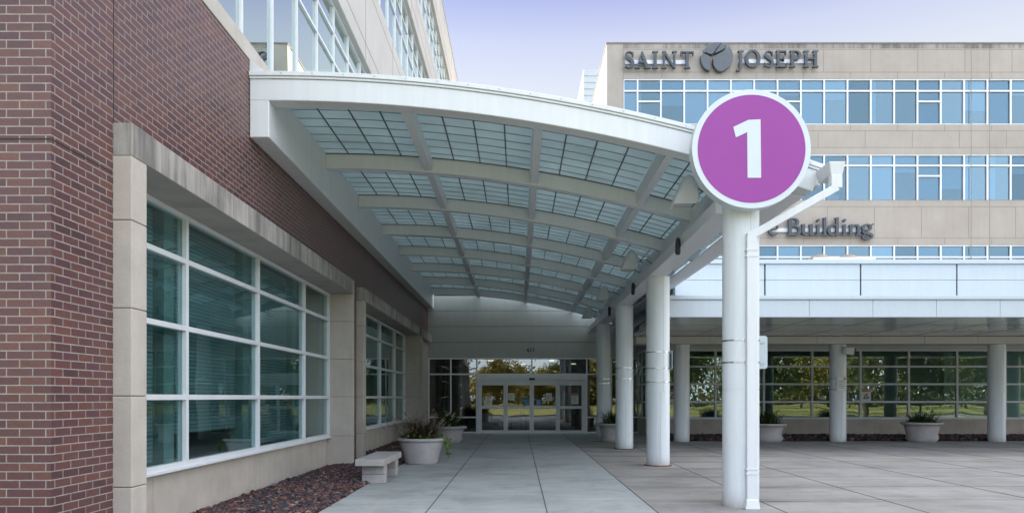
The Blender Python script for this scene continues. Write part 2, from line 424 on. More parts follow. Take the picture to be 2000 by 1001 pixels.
# ------------------------------------------------------------------ left wing: brick base, stone surrounds, glass floors above
wing = thing('hospital_wing', 'brick and beige hospital wing with big framed windows under glazed upper floors', 'building', (XW, 5.68, 0))
COPZ = 6.0
b = MB()
b.box(-12, XW, 5.68, 5.94, -.1, COPZ)
b.box(-3.9, XW, 5.94, 6.55, -.1, COPZ)
b.box(-3.9, XW-.002, 6.55, 29.6, 3.91, COPZ)
b.box(-3.9, XW, 15.43, 16.35, -.1, 3.91)
b.box(-3.9, XW, 25.62, 26.1, -.1, 3.91)
b.build('brick_wall', M['brick'], wing)
cj = MB()
cj.box(XW, XW+.002, 6.545, 6.557, 3.91, COPZ)
cj.box(XW, XW+.0022, 5.69, 6.545, 3.452, 3.462)
cj.box(-12, XW+.001, 5.678, 5.68, 3.452, 3.462)
cj.build('control_joint', M['joint'], wing)
c = MB()
for k in range(18):
    y0 = 5.66+k*2.3
    c.box(-3.96, XW+.012, y0+.004, y0+2.296, COPZ, COPZ+.23)
c.box(-12, -3.965, 5.66, 5.98, COPZ, COPZ+.23)
c.build('coping', M['coping'], wing, bevel=.008)

ZJ = [-.1, .64, 1.46, 2.25, 3.04, 3.62]
def pier(y0, y1, xi):
    s = MB()
    for k in range(5): s.box(xi, XO, y0, y1, ZJ[k]+.004, ZJ[k+1]-.004)
    st = s.build('pier', M['stone'], wing, bevel=.007)
    MB().box(xi+.02, XO-.012, y0+.01, y1-.01, -.1, 3.6).build('joint_filler', M['facjoint'], st)
def lintel(ya, yb):
    l = MB(); n = max(1, round((yb-ya)/1.75))
    for k in range(n):
        l.box(-4.2, XO+.003, ya+(yb-ya)*k/n+.003, ya+(yb-ya)*(k+1)/n-.003, 3.62, 3.912)
    l.build('lintel', M['lintel'], wing, bevel=.006)
for y0, y1 in ((6.55, 15.33), (16.35, 25.52)):
    pier(y0, y0+.27, -4.06); pier(y1, y1+.098, -4.2); lintel(y0, y1+.098)
pier(26.1, 26.37, -4.06); lintel(26.1, 29.18)
WZ = [.66, 1.45, 2.27, 3.07, 3.60]
def frame_x(mb, xg, ys, zs, w=.055, d=.07, half=False):
    """frame in a plane x = const: verticals at ys, horizontals at zs"""
    for i, y in enumerate(ys):
        ya = y if half and i == 0 else y-w/2; yb = y if half and i == len(ys)-1 else y+w/2
        mb.box(xg-d, xg+d*.6, ya, yb, zs[0]-w/2, zs[-1]+w/2)
    for z in zs:
        for a, e in zip(ys[:-1], ys[1:]): mb.box(xg-d+.002, xg+d*.6-.002, a+w/2, e-w/2, z-w/2, z+w/2)
def big_window(ys, label):
    f = MB(); frame_x(f, XG, ys, WZ, .062)
    f.box(XG-.05, XG+.075, ys[0]-.03, ys[-1]+.03, .60, .632)
    w = f.build('window', M['alum'], wing, bevel=.004); w['label'] = label
    p = MB()
    for a, e in zip(ys[:-1], ys[1:]):
        for z0, z1 in zip(WZ[:-1], WZ[1:]):
            p.box(XG-.022, XG-.010, a+.031, e-.031, z0+.031, z1-.031)
    p.build('pane', M['glass'], w)
    bl = MB()
    for i, (a, e) in enumerate(zip(ys[:-1], ys[1:])):
        if e > 24 or (i == len(ys)-2): continue
        bl.box(XG-.19, XG-.17, a+.03, e-.42, (1.0 if i == 1 else .7), 3.58)
    bl.build('blind', M['blind'], w)
    sh = MB()
    for e in ys[1:]: sh.box(XG-.30, XG-.10, e-.30, e-.05, .62, 3.6)
    sh.build('inner_column', M['room'], w)
    return w
big_window([6.86, 8.75, 11.17, 13.57, 15.31], 'large teal glazed window with lowered blinds')
big_window([16.63, 18.6, 21.05, 23.5, 25.5], 'teal glazed window nearer the entrance')
for y0, y1, n in ((6.83, 15.33, 7), (16.62, 25.52, 7)):
    pl = MB()
    for k in range(n):
        a = y0+(y1-y0)*k/n; e = y0+(y1-y0)*(k+1)/n
        pl.box(-4.3, -4.03, a+.003, e-.003, -.1, .598)
    pl.build('plinth', M['stone'], wing, bevel=.005)
MB().box(-4.3, -3.643, 26.375, 29.6, -.1, 3.615).build('stone_infill', M['stone'], wing, bevel=.005)
rm = MB()
for y0, y1 in ((6.6, 15.4), (16.4, 25.6)):
    rm.box(-9.0, -8.9, y0, y1, 0, 3.7); rm.box(-8.9, -4.1, y0, y1, 3.66, 3.75); rm.box(-8.9, -4.1, y0, y1, -.05, .0)
    rm.box(-8.9, -4.2, y0-.02, y0, 0, 3.66); rm.box(-8.9, -4.2, y1, y1+.02, 0, 3.66)
rm.build('room_wall', M['room'], wing)
XU, XGL = -3.72, -3.87
up = MB()
for z0, z1 in ((9.62, 11.98), (14.72, 16.22), (18.62, 20.62)): up.box(-9, XU, 5.7, 46, z0, z1)
up.box(-9, XU-.5, 45.5, 46, COPZ+.23, 20.6)
up.box(-30, -9.0, 5.7, 46, 0, 20.6)
up.box(-9, -4.0, 5.71, 6.3, COPZ+.1, 20.6)
up.build('upper_wall', M['upfacade'], wing, bevel=.02)
uj = MB()
for z0, z1 in ((9.62, 11.98), (14.72, 16.22), (18.62, 20.62)):
    for z in (z0+.42, z1-.42): uj.box(XU-.01, XU+.002, 5.7, 46, z-.012, z+.012)
    for k in range(11): uj.box(XU-.01, XU+.0025, 6.37+k*3.79-.012, 6.37+k*3.79+.012, z0+.03, z1-.03)
uj.build('panel_joint', M['facjoint'], wing)
uc = MB().box(-9, XU+.03, 5.68, 46.02, 20.625, 20.75); uc.build('roof_coping', M['alumdk'], wing, bevel=.01)
MODW = 1.264
ROWS = [[6.28, 8.43, 9.03, 9.60], [11.98, 13.40, 14.05, 14.70], [16.22, 17.45, 18.0, 18.60]]
first = []
Y0 = 10.16-3*MODW
for zs in ROWS:
    f = MB(); frame_x(f, XGL, [Y0+.0005, Y0+MODW-.0005], zs, .05, .042, True)
    w = f.build('window', M['alum'], wing)
    p = MB()
    for z0, z1 in zip(zs[:-1], zs[1:]): p.box(XGL-.03, XGL-.018, Y0+.042, Y0+MODW-.043, z0+.04, z1-.04)
    p.build('pane', M['skyglass'], w)
    for k in range(1, 30): copy_part(w, (0, k*MODW, 0))
ui = MB()
for zs in ROWS: ui.box(-5.0, -4.9, 5.9, 45.6, zs[0]-.2, zs[-1]+.1)
ui.build('interior_wall', M['dark'], wing)

# ------------------------------------------------------------------ arched glass canopy
RA = 22.2
def arc(x, off=0.0):
    th = (x+3.35)/RA
    return (x-off*math.sin(th)*1.0, 5.84-(x+3.35)**2/(2*RA)-off*math.cos(th)) if x > -3.35 else (x, 5.84-off)
def arc_beam(mb, x0, x1, y0, y1, o0, o1, n=28):
    xs = [x0+(x1-x0)*i/n for i in range(n+1)]
    T = [arc(x, o0) for x in xs]; B = [arc(x, o1) for x in xs]
    base = len(mb.v)
    for (tx, tz), (bx, bz) in zip(T, B):
        mb.v += [(tx, y0, tz), (bx, y0, bz), (bx, y1, bz), (tx, y1, tz)]
    for i in range(n):
        a = base+i*4; c_ = a+4
        for q in ((a, a+1, c_+1, c_), (a+1, a+2, c_+2, c_+1), (a+2, a+3, c_+3, c_+2), (a+3, a, c_, c_+3)):
            mb.f.append(q); mb.sm.append(False)
    mb.f.append((base+3, base+2, base+1, base)); mb.sm.append(False)
    e = base+n*4; mb.f.append((e, e+1, e+2, e+3)); mb.sm.append(False)
    return mb
FY = 9.86
can = thing('arched_canopy', 'white arched entrance canopy of steel ribs and translucent roof panels', 'canopy', (0, FY, 0))
arc_beam(MB(), XW+.004, 4.10, FY, FY+.26, .095, .385).build('front_fascia', M['white'], can, bevel=.012)
cp = MB(); arc_beam(cp, XW+.003, 4.13, FY-.035, FY+.30, .0, .06); arc_beam(cp, XW+.005, 4.12, FY-.018, FY+.29, .062, .094)
cp.build('coping', M['white'], can, bevel=.006)
MB().hexa([(XW+.003,FY,5.845),(XW+.22,FY,5.845),(XW+.22,FY+.05,5.845),(XW+.003,FY+.05,5.845),(XW+.003,FY,6.0),(XW+.02,FY,6.0),(XW+.02,FY+.05,6.0),(XW+.003,FY+.05,6.0)]).build('flashing', M['white'], can)
sc_ = MB()
for k in range(18):
    x = -3.2+k*.42; px_, pz = arc(x, .03)
    sc_.box(px_-.009, px_+.009, FY-.040, FY-.034, pz-.009, pz+.009)
sc_.build('screw', M['alumdk'], can)
MB().box(XW+.003, -3.375, FY+.004, 29.1, 4.96, 5.78).build('wall_beam', M['white'], can, bevel=.012)
for y in [12.85+2.6*k for k in range(6)]+[28.45]:
    arc_beam(MB(), -3.375, 3.90, y-.08, y+.08, .138, .385).build('rib', M['steel'], can, bevel=.008)
PX = [-3.43, -1.58, .27, 2.12, 3.92]
for x in PX[1:4]:
    t0, b0 = arc(x-.065, .136)[1], arc(x, .365)[1]
    MB().box(x-.065, x+.065, FY+.27, 29.1, b0, t0-.002).build('purlin', M['steel'], can, bevel=.008)
mbm = MB().box(2.745, 3.13, FY+.30, 29.1, 4.0, 4.2)
mbm.box(3.0, 3.10, FY+.31, 29.09, 4.2, 4.70)
mbm.build('main_beam', M['steel'], can, bevel=.015)
ya, ye = FY+.27, 29.1
eb = MB().hexa([(3.58,ya,4.24),(3.94,ya,4.24),(3.94,ye,4.24),(3.58,ye,4.24),(3.58,ya,4.265),(3.94,ya,4.45),(3.94,ye,4.45),(3.58,ye,4.265)]); eb.box(3.943, 4.03, FY+.272, 29.09, 4.30, 4.57)
eb.build('eave_beam', M['steel'], can, bevel=.015)
MB().box(4.03, 4.16, FY+.2, 29.08, 4.36, 4.55).build('gutter', M['white'], can, bevel=.015)
YB = [FY+.27]+[12.85+2.6*k for k in range(6)]+[28.45]
for bi in range(7):
    ya, ye = YB[bi], YB[bi+1]
    for pi in range(4):
        xa, xe = PX[pi], PX[pi+1]
        p = arc_beam(MB(), xa+.01, xe-.01, ya+.01, ye-.01, .08, .13, 6).build('roof_panel', M['kal'], can)
        g = MB(); g2 = MB(); nb = 8
        for k in range(1, 4):
            x = xa+(xe-xa)*k/4; px_, pz = arc(x, .135)
            g.box(px_-.010, px_+.010, ya+.08, ye-.08, pz-.012, pz)
        for k in range(1, nb):
            y = ya+(ye-ya)*k/nb; arc_beam(g2, xa+.06, xe-.06, y-.011, y+.011, .1305, .139, 5)
        for k in (0, 1):
            y = (ya+.10, ye-.10)[k]; arc_beam(g, xa+.06, xe-.06, y-.009, y+.009, .131, .145, 5)
        g.build('glazing_bar', M['bar'], p); g2.build('panel_seam', M['gbar'], p)

# floodlights, pendants under the canopy
YS = (10.9, 16.4, 21.6, 26.3)
WH = ('hidden partly behind the round purple sign', 'second of the row from the front', 'third of the row from the front', 'farthest of the row, by the entrance wall')
lamp0 = None
for y, wtxt in zip(YS, WH):
    if lamp0 is None:
        L0 = thing('canopy_lamp', '', 'lamp', (2.5, y, 4.5), 'white hooded lamps along the canopy beam')
        prof = [(-.215, -.205), (-.12, .02), (-.035, .20), (.02, .225), (.075, .20), (.135, .10), (.165, -.03), (.155, -.13), (.12, -.20)]
        s = MB(); n = len(prof); base = len(s.v)
        for dy, sc_k in ((-.165, .62), (-.15, .86), (-.10, 1.0), (.10, 1.0), (.15, .86), (.165, .62)):
            s.v += [(2.5+px_*(.55+.45*sc_k), y+dy, 4.5-.205+(pz_+.205)*sc_k) for px_, pz_ in prof]
        for k in range(5):
            for i in range(n-1):
                s.f.append((base+k*n+i, base+(k+1)*n+i, base+(k+1)*n+i+1, base+k*n+i+1)); s.sm.append(True)
        s.f.append(tuple(base+i for i in range(n))); s.f.append(tuple(base+5*n+i for i in reversed(range(n)))); s.sm += [False, False]
        sh = s.build('lamp_shade', M['white'], L0)
        md = sh.modifiers.new('thick', 'SOLIDIFY'); md.thickness = .014
        MB().box(2.33, 2.60, y-.12, y+.12, 4.325, 4.335).build('lens', M['signback'], L0)
        MB().tube([(2.5, y, 4.66), (2.62, y, 4.69), (2.9, y, 4.62), (3.0, y, 4.5)], .018).build('arm', M['steel'], L0)
        MB().tube([(2.62, y+.03, 4.66), (2.75, y+.03, 4.52), (2.88, y+.03, 4.55), (3.0, y+.03, 4.45)], .008, 6).build('cable', M['black'], L0)
        lamp0 = L0; o = L0
    else: o = copy_tree(lamp0, (0, y-YS[0], 0))
    o['label'] = 'white hooded canopy lamp, '+wtxt
q0 = None
for y, wtxt in zip((12.37, 17.2, 21.7), ('nearest of the three, beside the sign column', 'middle of the three along the beam', 'farthest of the three along the beam')):
    if q0 is None:
        q0 = thing('pendant_speaker', '', 'speaker', (2.70, y, 4.02), 'black pendants under the canopy beam')
        MB().lathe(2.70, y, [(.012, 3.86), (.036, 3.865), (.046, 3.90), (.046, 4.02), (.036, 4.11), (.016, 4.15)], 18).build('housing', M['black'], q0)
        MB().tube([(2.70, y, 4.14), (2.70, y, 4.22), (2.76, y, 4.21)], .007, 6).build('cord', M['steel'], q0)
        o = q0
    else: o = copy_tree(q0, (0, y-12.37, 0))
    o['label'] = 'small black pendant speaker, '+wtxt

# canopy columns
CX = 2.97
def column(name, label, x, y, r, top, straps, jz, grp, base=True):
    t = thing(name, label, 'column', (x, y, 0), grp)
    s = MB().lathe(x, y, [(r, 0.0), (r, jz-.004)], 56).lathe(x, y, [(r, jz+.004), (r, top)], 56).lathe(x, y, [(r-.006, jz-.01), (r-.006, jz+.01)], 56, False)
    sh = s.build('shaft', M['column'], t)
    MB().box(x-.004, x+.004, y-r-.0015, y-r+.02, .02, jz-.01).box(x+.06, x+.066, y-math.sqrt(r*r-.063**2)-.0015, y-r+.03, jz+.02, top-.02).build('seam', M['alumdk'], sh)
    for z in straps:
        st = MB().lathe(x, y, [(r+.004, z-.010), (r+.004, z+.010)], 56)
        st.box(x-.03, x+.05, y-r-.012, y-r, z-.012, z+.012)
        st.build('strap', M['steelband'], t)
    if base: MB().lathe(x, y, [(r+.045, .0), (r+.045, .012), (r+.01, .02)], 40).build('base_plate', M['rust'], t)
    return t
G1 = 'round white columns along the arched canopy'
column('support_column', 'nearest white canopy column, under the round purple sign with a downspout in front', CX, 9.76, .238, 4.0, (2.2, 1.91), 1.55, G1, False)
column('support_column', 'white canopy column with rusty base plate and three straps, second from the front', CX, 15.55, .245, 4.0, (2.4, 2.06, 1.77), 1.56, G1)
column('support_column', 'white canopy column, third from the front, between the strapped column and the planter', CX, 20.5, .245, 4.0, (2.27, 1.97), 1.56, G1)
column('support_column', 'farthest white canopy column, behind the planter by the sliding doors', CX, 25.5, .245, 4.0, (2.09, 1.93), 1.56, G1, False)
G2 = 'round white columns along the flat canopy'
RX = (5.36, 10.5, 15.72)
column('support_column', 'white column of the flat canopy without sign, nearest to the arched canopy', RX[0], 24.0, .26, 3.17, (), 1.56, G2, False)
column('support_column', 'white column of the flat canopy carrying a floodlight and a posted notice', RX[1], 24.0, .26, 3.17, (2.06, 1.72), 1.56, G2, False)
column('support_column', 'bare white column of the flat canopy right of the wide planter', RX[2], 24.0, .26, 3.17, (), 1.56, G2, False)
column('support_column', 'bare white column at the far right end of the flat canopy', 20.9, 24.0, .26, 3.17, (), 1.56, G2, False)

# round sign on the first column
SX, SZ, SY = 2.97, 4.613, 9.30
sg = thing('round_sign', 'round purple entrance sign with a white numeral and white rim on the front column', 'sign', (SX, SY, SZ))
MB().ycyl(SX, SZ, .757, SY+.005, SY+.17).build('drum', M['signwhite'], sg, bevel=.02)
MB().ycyl(SX, SZ, .688, SY+.002, SY+.012).build('sign_face', M['purple'], sg)
q = .757/290
one = [(825,440),(885,437),(888,722),(822,722),(820,500),(765,525),(752,475)]
MB().prism_y([(SX+(x-842)*q, SZ-(z-580)*q) for x, z in one], SY-.003, SY+.004).build('numeral', M['signwhite'], sg)
MB().box(SX-.10, SX+.10, SY+.165, SY+.24, SZ-.5, SZ+.3).build('bracket', M['alumdk'], sg)

# downspout with leader head
dsp = thing('downspout', 'white rectangular downspout bending from the canopy gutter down the front column', 'downspout', (3.03, 9.44, 0))
MB().hexa([(4.05,9.46,4.33),(4.20,9.46,4.33),(4.20,9.86,4.33),(4.05,9.86,4.33),(4.02,9.44,4.50),(4.235,9.44,4.50),(4.235,9.90,4.50),(4.02,9.90,4.50)]).build('leader_head', M['white'], dsp, bevel=.01)
pp = MB(); W2, D2 = .072, .05
yc = 9.445
pp.box(4.05, 4.05+2*W2, yc, yc+2*D2, 4.16, 4.335)
def slant(xa, za, xb, zb, hw):
    d = Vector((xb-xa, 0, zb-za)).normalized(); nn = Vector((-d.z, 0, d.x))*hw
    A = Vector((xa, 0, za)); B = Vector((xb, 0, zb))
    P = [A-nn, A+nn, B+nn, B-nn]
    pp.hexa([(p.x, yc+.001, p.z) for p in P]+[(p.x, yc+2*D2-.001, p.z) for p in P])
slant(4.135, 4.175, 3.03, 3.55, .050)
pp.hexa([(2.955,yc,3.44),(3.10,yc,3.44),(3.10,yc+.1,3.44),(2.955,yc+.1,3.44),(2.965,yc,3.58),(3.06,yc,3.63),(3.06,yc+.1,3.63),(2.965,yc+.1,3.58)])
pp.box(2.958, 3.098, yc, yc+2*D2, .10, 3.445)
pp.build('pipe', M['white'], dsp, bevel=.008)
for z in (3.36, 3.28, .52, .46): MB().box(2.948, 3.108, yc-.006, yc+.11, z-.010, z+.010).build('strap', M['white'], dsp)
MB().hexa([(2.93,yc-.03,.0),(3.125,yc-.03,.0),(3.125,yc+.12,.0),(2.93,yc+.12,.0),(2.95,yc-.012,.13),(3.106,yc-.012,.13),(3.106,yc+.11,.13),(2.95,yc+.11,.13)]).build('shoe', M['white'], dsp, bevel=.01)

# strapped sign plates
def rounded_x(mb, x0, x1, y0, y1, z0, z1, r, n=6):
    pts = []
    for cy, cz, a0 in ((y1-r, z1-r, 0), (y0+r, z1-r, 90), (y0+r, z0+r, 180), (y1-r, z0+r, 270)):
        for i in range(n+1):
            a = R(a0+90*i/n); pts.append((cy+r*math.cos(a), cz+r*math.sin(a)))
    b_ = len(mb.v); k = len(pts)
    mb.v += [(x0, y, z) for y, z in pts]+[(x1, y, z) for y, z in pts]
    mb.f.append(tuple(b_+i for i in reversed(range(k)))); mb.f.append(tuple(b_+k+i for i in range(k))); mb.sm += [False, False]
    for i in range(k):
        jn = (i+1) % k; mb.f.append((b_+i, b_+jn, b_+k+jn, b_+k+i)); mb.sm.append(False)
def rounded_y(mb, x0, x1, y0, y1, z0, z1, r, n=6):
    pts = []
    for cx, cz, a0 in ((x1-r, z1-r, 0), (x0+r, z1-r, 90), (x0+r, z0+r, 180), (x1-r, z0+r, 270)):
        for i in range(n+1):
            a = R(a0+90*i/n); pts.append((cx+r*math.cos(a), cz+r*math.sin(a)))
    mb.prism_y(pts, y0, y1)
sp1 = thing('sign_plate', 'grey back of a rounded sign plate strapped behind the front column', 'sign', (3.3, 9.9, 2.05))
m_ = MB(); rounded_y(m_, 2.98, 3.405, 9.985, 9.995, 1.84, 2.29, .035); m_.build('plate', M['signback'], sp1)
MB().box(3.16, 3.36, 9.972, 9.984, 2.185, 2.205).box(3.16, 3.36, 9.972, 9.984, 1.90, 1.92).build('bracket', M['alumdk'], sp1)
sp2 = thing('sign_plate', 'edge of a thin sign plate strapped to the side of the second canopy column', 'sign', (3.25, 15.55, 2.25))
m_ = MB(); rounded_x(m_, 3.235, 3.243, 15.38, 15.74, 2.03, 2.43, .03); m_.build('plate', M['signback'], sp2)
MB().box(3.205, 3.234, 15.50, 15.60, 2.38, 2.41).box(3.205, 3.234, 15.50, 15.60, 2.05, 2.08).build('bracket', M['alumdk'], sp2)

# ------------------------------------------------------------------ entrance wall with sliding doors
ent = thing('entrance_front', 'grey panelled entrance front with transom windows and automatic sliding doors', 'building', (.5, DOORY, 0))
XR = 4.82
ZP = [3.03, 3.64, 4.27, 4.90, 5.50]
s = MB()
for k in range(4): s.box(XW, XR, DOORY, DOORY+.15, ZP[k]+.006, ZP[k+1]-.006)
s.build('siding', M['siding'], ent, bevel=.01)
MB().box(XW, XR, DOORY+.02, DOORY+.3, 3.0, 5.75).build('backing', M['joint'], ent)
PXX = lambda p: (p-1013)*DOORY/1425
fz = [.0, .65, 2.37, 3.0]
fr = MB()
vx = [-3.60, PXX(880.5), PXX(931), PXX(1146), PXX(1194), PXX(1247)]
w = .055
for x in vx: fr.box(x-w/2, x+w/2, DOORY-.02, DOORY+.11, 0, 3.03)
xm = PXX(1038.8); fr.box(xm-w/2, xm+w/2, DOORY-.02, DOORY+.11, 2.40, 2.98)
for a, e in zip(vx[:-1], vx[1:]):
    for z in (2.37, 3.0): fr.box(a+w/2, e-w/2, DOORY-.018, DOORY+.108, z-w/2, z+w/2)
    if e <= PXX(931)+.01 or a >= PXX(1146)-.01:
        for z in (.65, .04): fr.box(a+w/2, e-w/2, DOORY-.018, DOORY+.108, z-w/2, z+w/2)
fr.box(vx[-1]+w/2, XR, DOORY-.01, DOORY+.1, 0, 3.03)
fo = fr.build('storefront_frame', M['alum'], ent, bevel=.004)
pn = MB()
for a, e in zip(vx[:-1], vx[1:]):
    pn.box(a+w/2, e-w/2, DOORY+.04, DOORY+.05, 2.40, 2.972)
    if e <= PXX(931)+.01 or a >= PXX(1146)-.01:
        pn.box(a+w/2, e-w/2, DOORY+.04, DOORY+.05, .68, 2.34); pn.box(a+w/2, e-w/2, DOORY+.04, DOORY+.05, .07, .62)
pn.build('pane', M['doorglass'], fo)
xa, xb = PXX(931)+.03, PXX(1146)-.03
MB().box(xa, xb, DOORY-.05, DOORY+.10, 2.135, 2.34).box(xa, xa+.09, DOORY-.05, DOORY+.10, 0, 2.133).box(xb-.09, xb, DOORY-.05, DOORY+.10, 0, 2.133).build('door_header', M['alum'], ent, bevel=.005)
MB().box(PXX(1033.5), PXX(1044.6), DOORY-.09, DOORY-.05, 2.13, 2.22).build('door_sensor', M['black'], ent, bevel=.008)
MB().box(xa+.09, xb-.09, DOORY-.06, DOORY+.10, 0, .012).build('threshold', M['alumdk'], ent)
lw_ = (xb-xa-.18)/4
for k in range(4):
    a = xa+.09+k*lw_; e = a+lw_; yo = DOORY+(.0 if k in (0, 3) else -.045)
    d = MB(); sw = .085
    d.box(a+.003, a+sw, yo, yo+.042, .015, 2.13); d.box(e-sw, e-.003, yo, yo+.042, .015, 2.13)
    for z0, z1 in ((.015, .13), (.99, 1.10), (1.93, 2.13)): d.box(a+sw, e-sw, yo+.001, yo+.041, z0, z1)
    do = d.build('door_leaf', M['alum'], ent, bevel=.004)
    MB().box(a+sw, e-sw, yo+.018, yo+.026, .13, .99).box(a+sw, e-sw, yo+.018, yo+.026, 1.10, 1.93).build('pane', M['doorglass'], do)
    if k in (1, 2):
        hx = e-.04 if k == 1 else a+.04
        MB().box(hx-.01, hx+.01, yo-.012, yo, 1.02, 1.12).build('lock', M['alumdk'], do)
# house number, built-in lettering
def text_mesh(body, size, name, m, parent, x, y, z, ext=.006, rotx=90):
    cu = bpy.data.curves.new(name, 'FONT'); cu.body = body; cu.size = size; cu.extrude = ext; cu.align_x = 'CENTER'; cu.offset = size*.03
    to = bpy.data.objects.new(name+'_curve', cu); C.objects.link(to)
    bpy.context.view_layer.update()
    me = bpy.data.meshes.new_from_object(to.evaluated_get(bpy.context.evaluated_depsgraph_get()))
    bpy.data.objects.remove(to); me.materials.clear(); me.materials.append(m)
    me.transform(Matrix.Translation((x, y, z)) @ Matrix.Rotation(R(90), 4, 'X'))
    if parent is not None: me.transform(Matrix.Translation(-Vector(ORG[parent.name])))
    o = bpy.data.objects.new(name, me); C.objects.link(o); o.parent = parent; ORG[o.name] = ORG[parent.name] if parent else (0,0,0)
    return o
hn = thing('house_number', 'small dark house number on the grey panel above the doors', 'number', (PXX(1037), DOORY, 3.27))
text_mesh('611', .22, 'digits', M['ink'], hn, PXX(1037), DOORY-.008, 3.27)
# lobby behind the glass
lob = MB()
lob.box(-4.2, 5.6, 37.0, 37.1, 0, 3.3)
lob.box(-4.3, -4.2, 29.4, 37, 0, 3.3)
lob.build('lobby_wall', M['warm'], ent)
MB().box(-4.2, 8, 29.36, 37, -.05, .004).build('lobby_floor', M['floor'], ent)
MB().box(-4.2, 8, 29.5, 37, 3.05, 3.2).build('lobby_ceiling', M['room'], ent)
MB().box(-2.3, -2.2, 31, 37, 0, 3.05).box(3.6, 3.7, 31, 37, 0, 3.05).build('partition', M['dark'], ent)
lm, lnt, _, _ = mat('lobby_lamp'); em_ = N(lnt, 'ShaderNodeEmission'); em_.inputs[0].default_value = (1, .82, .58, 1); em_.inputs[1].default_value = 2.2; finish(lnt, em_.outputs[0])
ll0 = None
for x, y in ((1.45, 31.6), (-1.2, 31.6), (.2, 34.6), (2.6, 34.6)):
    t = thing('ceiling_light', 'small round warm ceiling light inside the lobby behind the doors', 'lamp', (x, y, 3.05), 'lobby ceiling lights') if ll0 is None else copy_tree(ll0, (x-1.45, y-31.6, 0))
    if ll0 is None:
        ll0 = t; MB().lathe(x, y, [(.13, 3.035), (.13, 3.045)], 20).build('lens', lm, t); MB().lathe(x, y, [(.16, 3.03), (.17, 3.049)], 20, False).build('trim_ring', M['alum'], t)
rd = thing('reception_desk', 'brown reception desk seen through the sliding doors', 'desk', (.4, 33.5, 0))
MB().box(-1.1, 1.9, 33.3, 33.42, 0.004, 1.03).box(-1.1, 1.9, 33.421, 33.9, .95, 1.0).build('panel', M['warm'], rd, bevel=.01)
MB().box(-1.2, 2.0, 33.2, 33.7, 1.031, 1.07).build('counter_top', M['orange'], rd, bevel=.008)

# papers on the doors
def notice(label, x, z, wd, ht, y, body, head=None, mark=None):
    t = thing('notice', label, 'notice', (x, y, z))
    p = MB().box(x-wd/2, x+wd/2, y-.004, y, z-ht/2, z+ht/2).build('sheet', body, t)
    if head is not None: MB().box(x-wd/2+.006, x+wd/2-.006, y-.0055, y-.0042, z+ht/2-.075, z+ht/2-.01).build('heading', head, p)
    l = MB()
    for k in range(5):
        zz = z+ht*.22-k*ht*.13; l.box(x-wd*.36, x+wd*(.34-.12*(k % 3)), y-.005, y-.0042, zz-.006, zz+.006)
    l.build('print', M['ink'] if body is not M['blue'] else M['paper'], p)
    return t
dk = lambda k: xa+.09+lw_*(k+.5)
notice('white notice with orange heading on the leftmost door leaf', PXX(954.5), 1.36, .28, .42, DOORY+.017, M['paper'], M['orange'])
notice('white notice with orange heading on the rightmost door leaf', PXX(1123), 1.39, .28, .42, DOORY+.017, M['paper'], M['orange'])
notice('plain pale notice at upper left of the left sliding door', PXX(999), 1.47, .24, .28, DOORY-.029, M['paper'])
notice('plain pale notice at upper right of the right sliding door', PXX(1072), 1.46, .24, .30, DOORY-.029, M['paper'])
notice('blue notice on the left sliding door next to the middle', PXX(1027.5), 1.26, .22, .27, DOORY-.029, M['blue'])
notice('blue notice on the right sliding door next to the middle', PXX(1052), 1.26, .22, .27, DOORY-.029, M['blue'])

# ------------------------------------------------------------------ single-storey wing on the right with its flat canopy
PY = 27.4
low = thing('low_wing', 'low entrance wing with a long band of ground floor windows on a beige plinth', 'building', (4.82, PY, 0))
XE = 23.7
pw = MB()
for k in range(11):
    a = 4.82+k*1.75
    pw.box(a+.003, min(a+1.747, XE), PY-.05, PY+.2, -.1, .63)
pw.box(4.77, 4.818, PY-.02, DOORY-.02, -.1, .63)
pw.build('plinth', M['stone'], low, bevel=.005)
ZR = [.665, 1.276, 1.94, 2.60, 3.21]
mx = [11.02-1.813*k for k in (3, 2, 1, 0)]+[11.02+1.813*k for k in range(1, 8)]
mx = [4.86]+mx
def frame_y(mb, yg, xs, zs, w=.055, d=.06):
    for i, x in enumerate(xs):      # one module owns half of each shared mullion
        mb.box(x if i == 0 else x-w/2, x if i == len(xs)-1 else x+w/2, yg-d*.6, yg+d, zs[0]-w/2, zs[-1]+w/2)
    for z in zs:
        for a, e in zip(xs[:-1], xs[1:]): mb.box(a+w/2, e-w/2, yg-d*.6+.002, yg+d-.002, z-w/2, z+w/2)
for a, e in zip(mx[:-1], mx[1:]):
    f = MB(); frame_y(f, PY, [a+.0005, e-.0005], ZR, .07)
    wnd = f.build('window', M['alum'], low, bevel=.003)
    p = MB()
    for z0, z1 in zip(ZR[:-1], ZR[1:]): p.box(a+.03, e-.03, PY+.02, PY+.032, z0+.03, z1-.03)
    p.build('pane', M['glassdark'], wnd)
f = MB(); frame_x(f, 4.80, [PY+.03, PY+.9, DOORY-.04], ZR, .06, .04); wr = f.build('window', M['alum'], low); wr['label'] = 'narrow side window returning to the entrance doors'
p = MB()
for z0, z1 in zip(ZR[:-1], ZR[1:]):
    p.box(4.79, 4.80, PY+.06, PY+.87, z0+.03, z1-.03); p.box(4.79, 4.80, PY+.93, DOORY-.07, z0+.03, z1-.03)
p.build('pane', M['glassdark'], wr)
MB().box(4.78, XE, PY-.02, PY+.3, 3.245, 3.9).box(4.78, 4.9, PY+.3, DOORY, 3.245, 3.9).build('head_wall', M['alumdk'], low)
MB().box(4.9, XE, 30.4, 30.5, 0, 3.5).box(4.9, XE, PY+.3, 30.4, 3.25, 3.3).box(4.9, XE, PY+.25, 30.4, -.05, 0).build('room_wall', M['room'], low)
ic = MB()
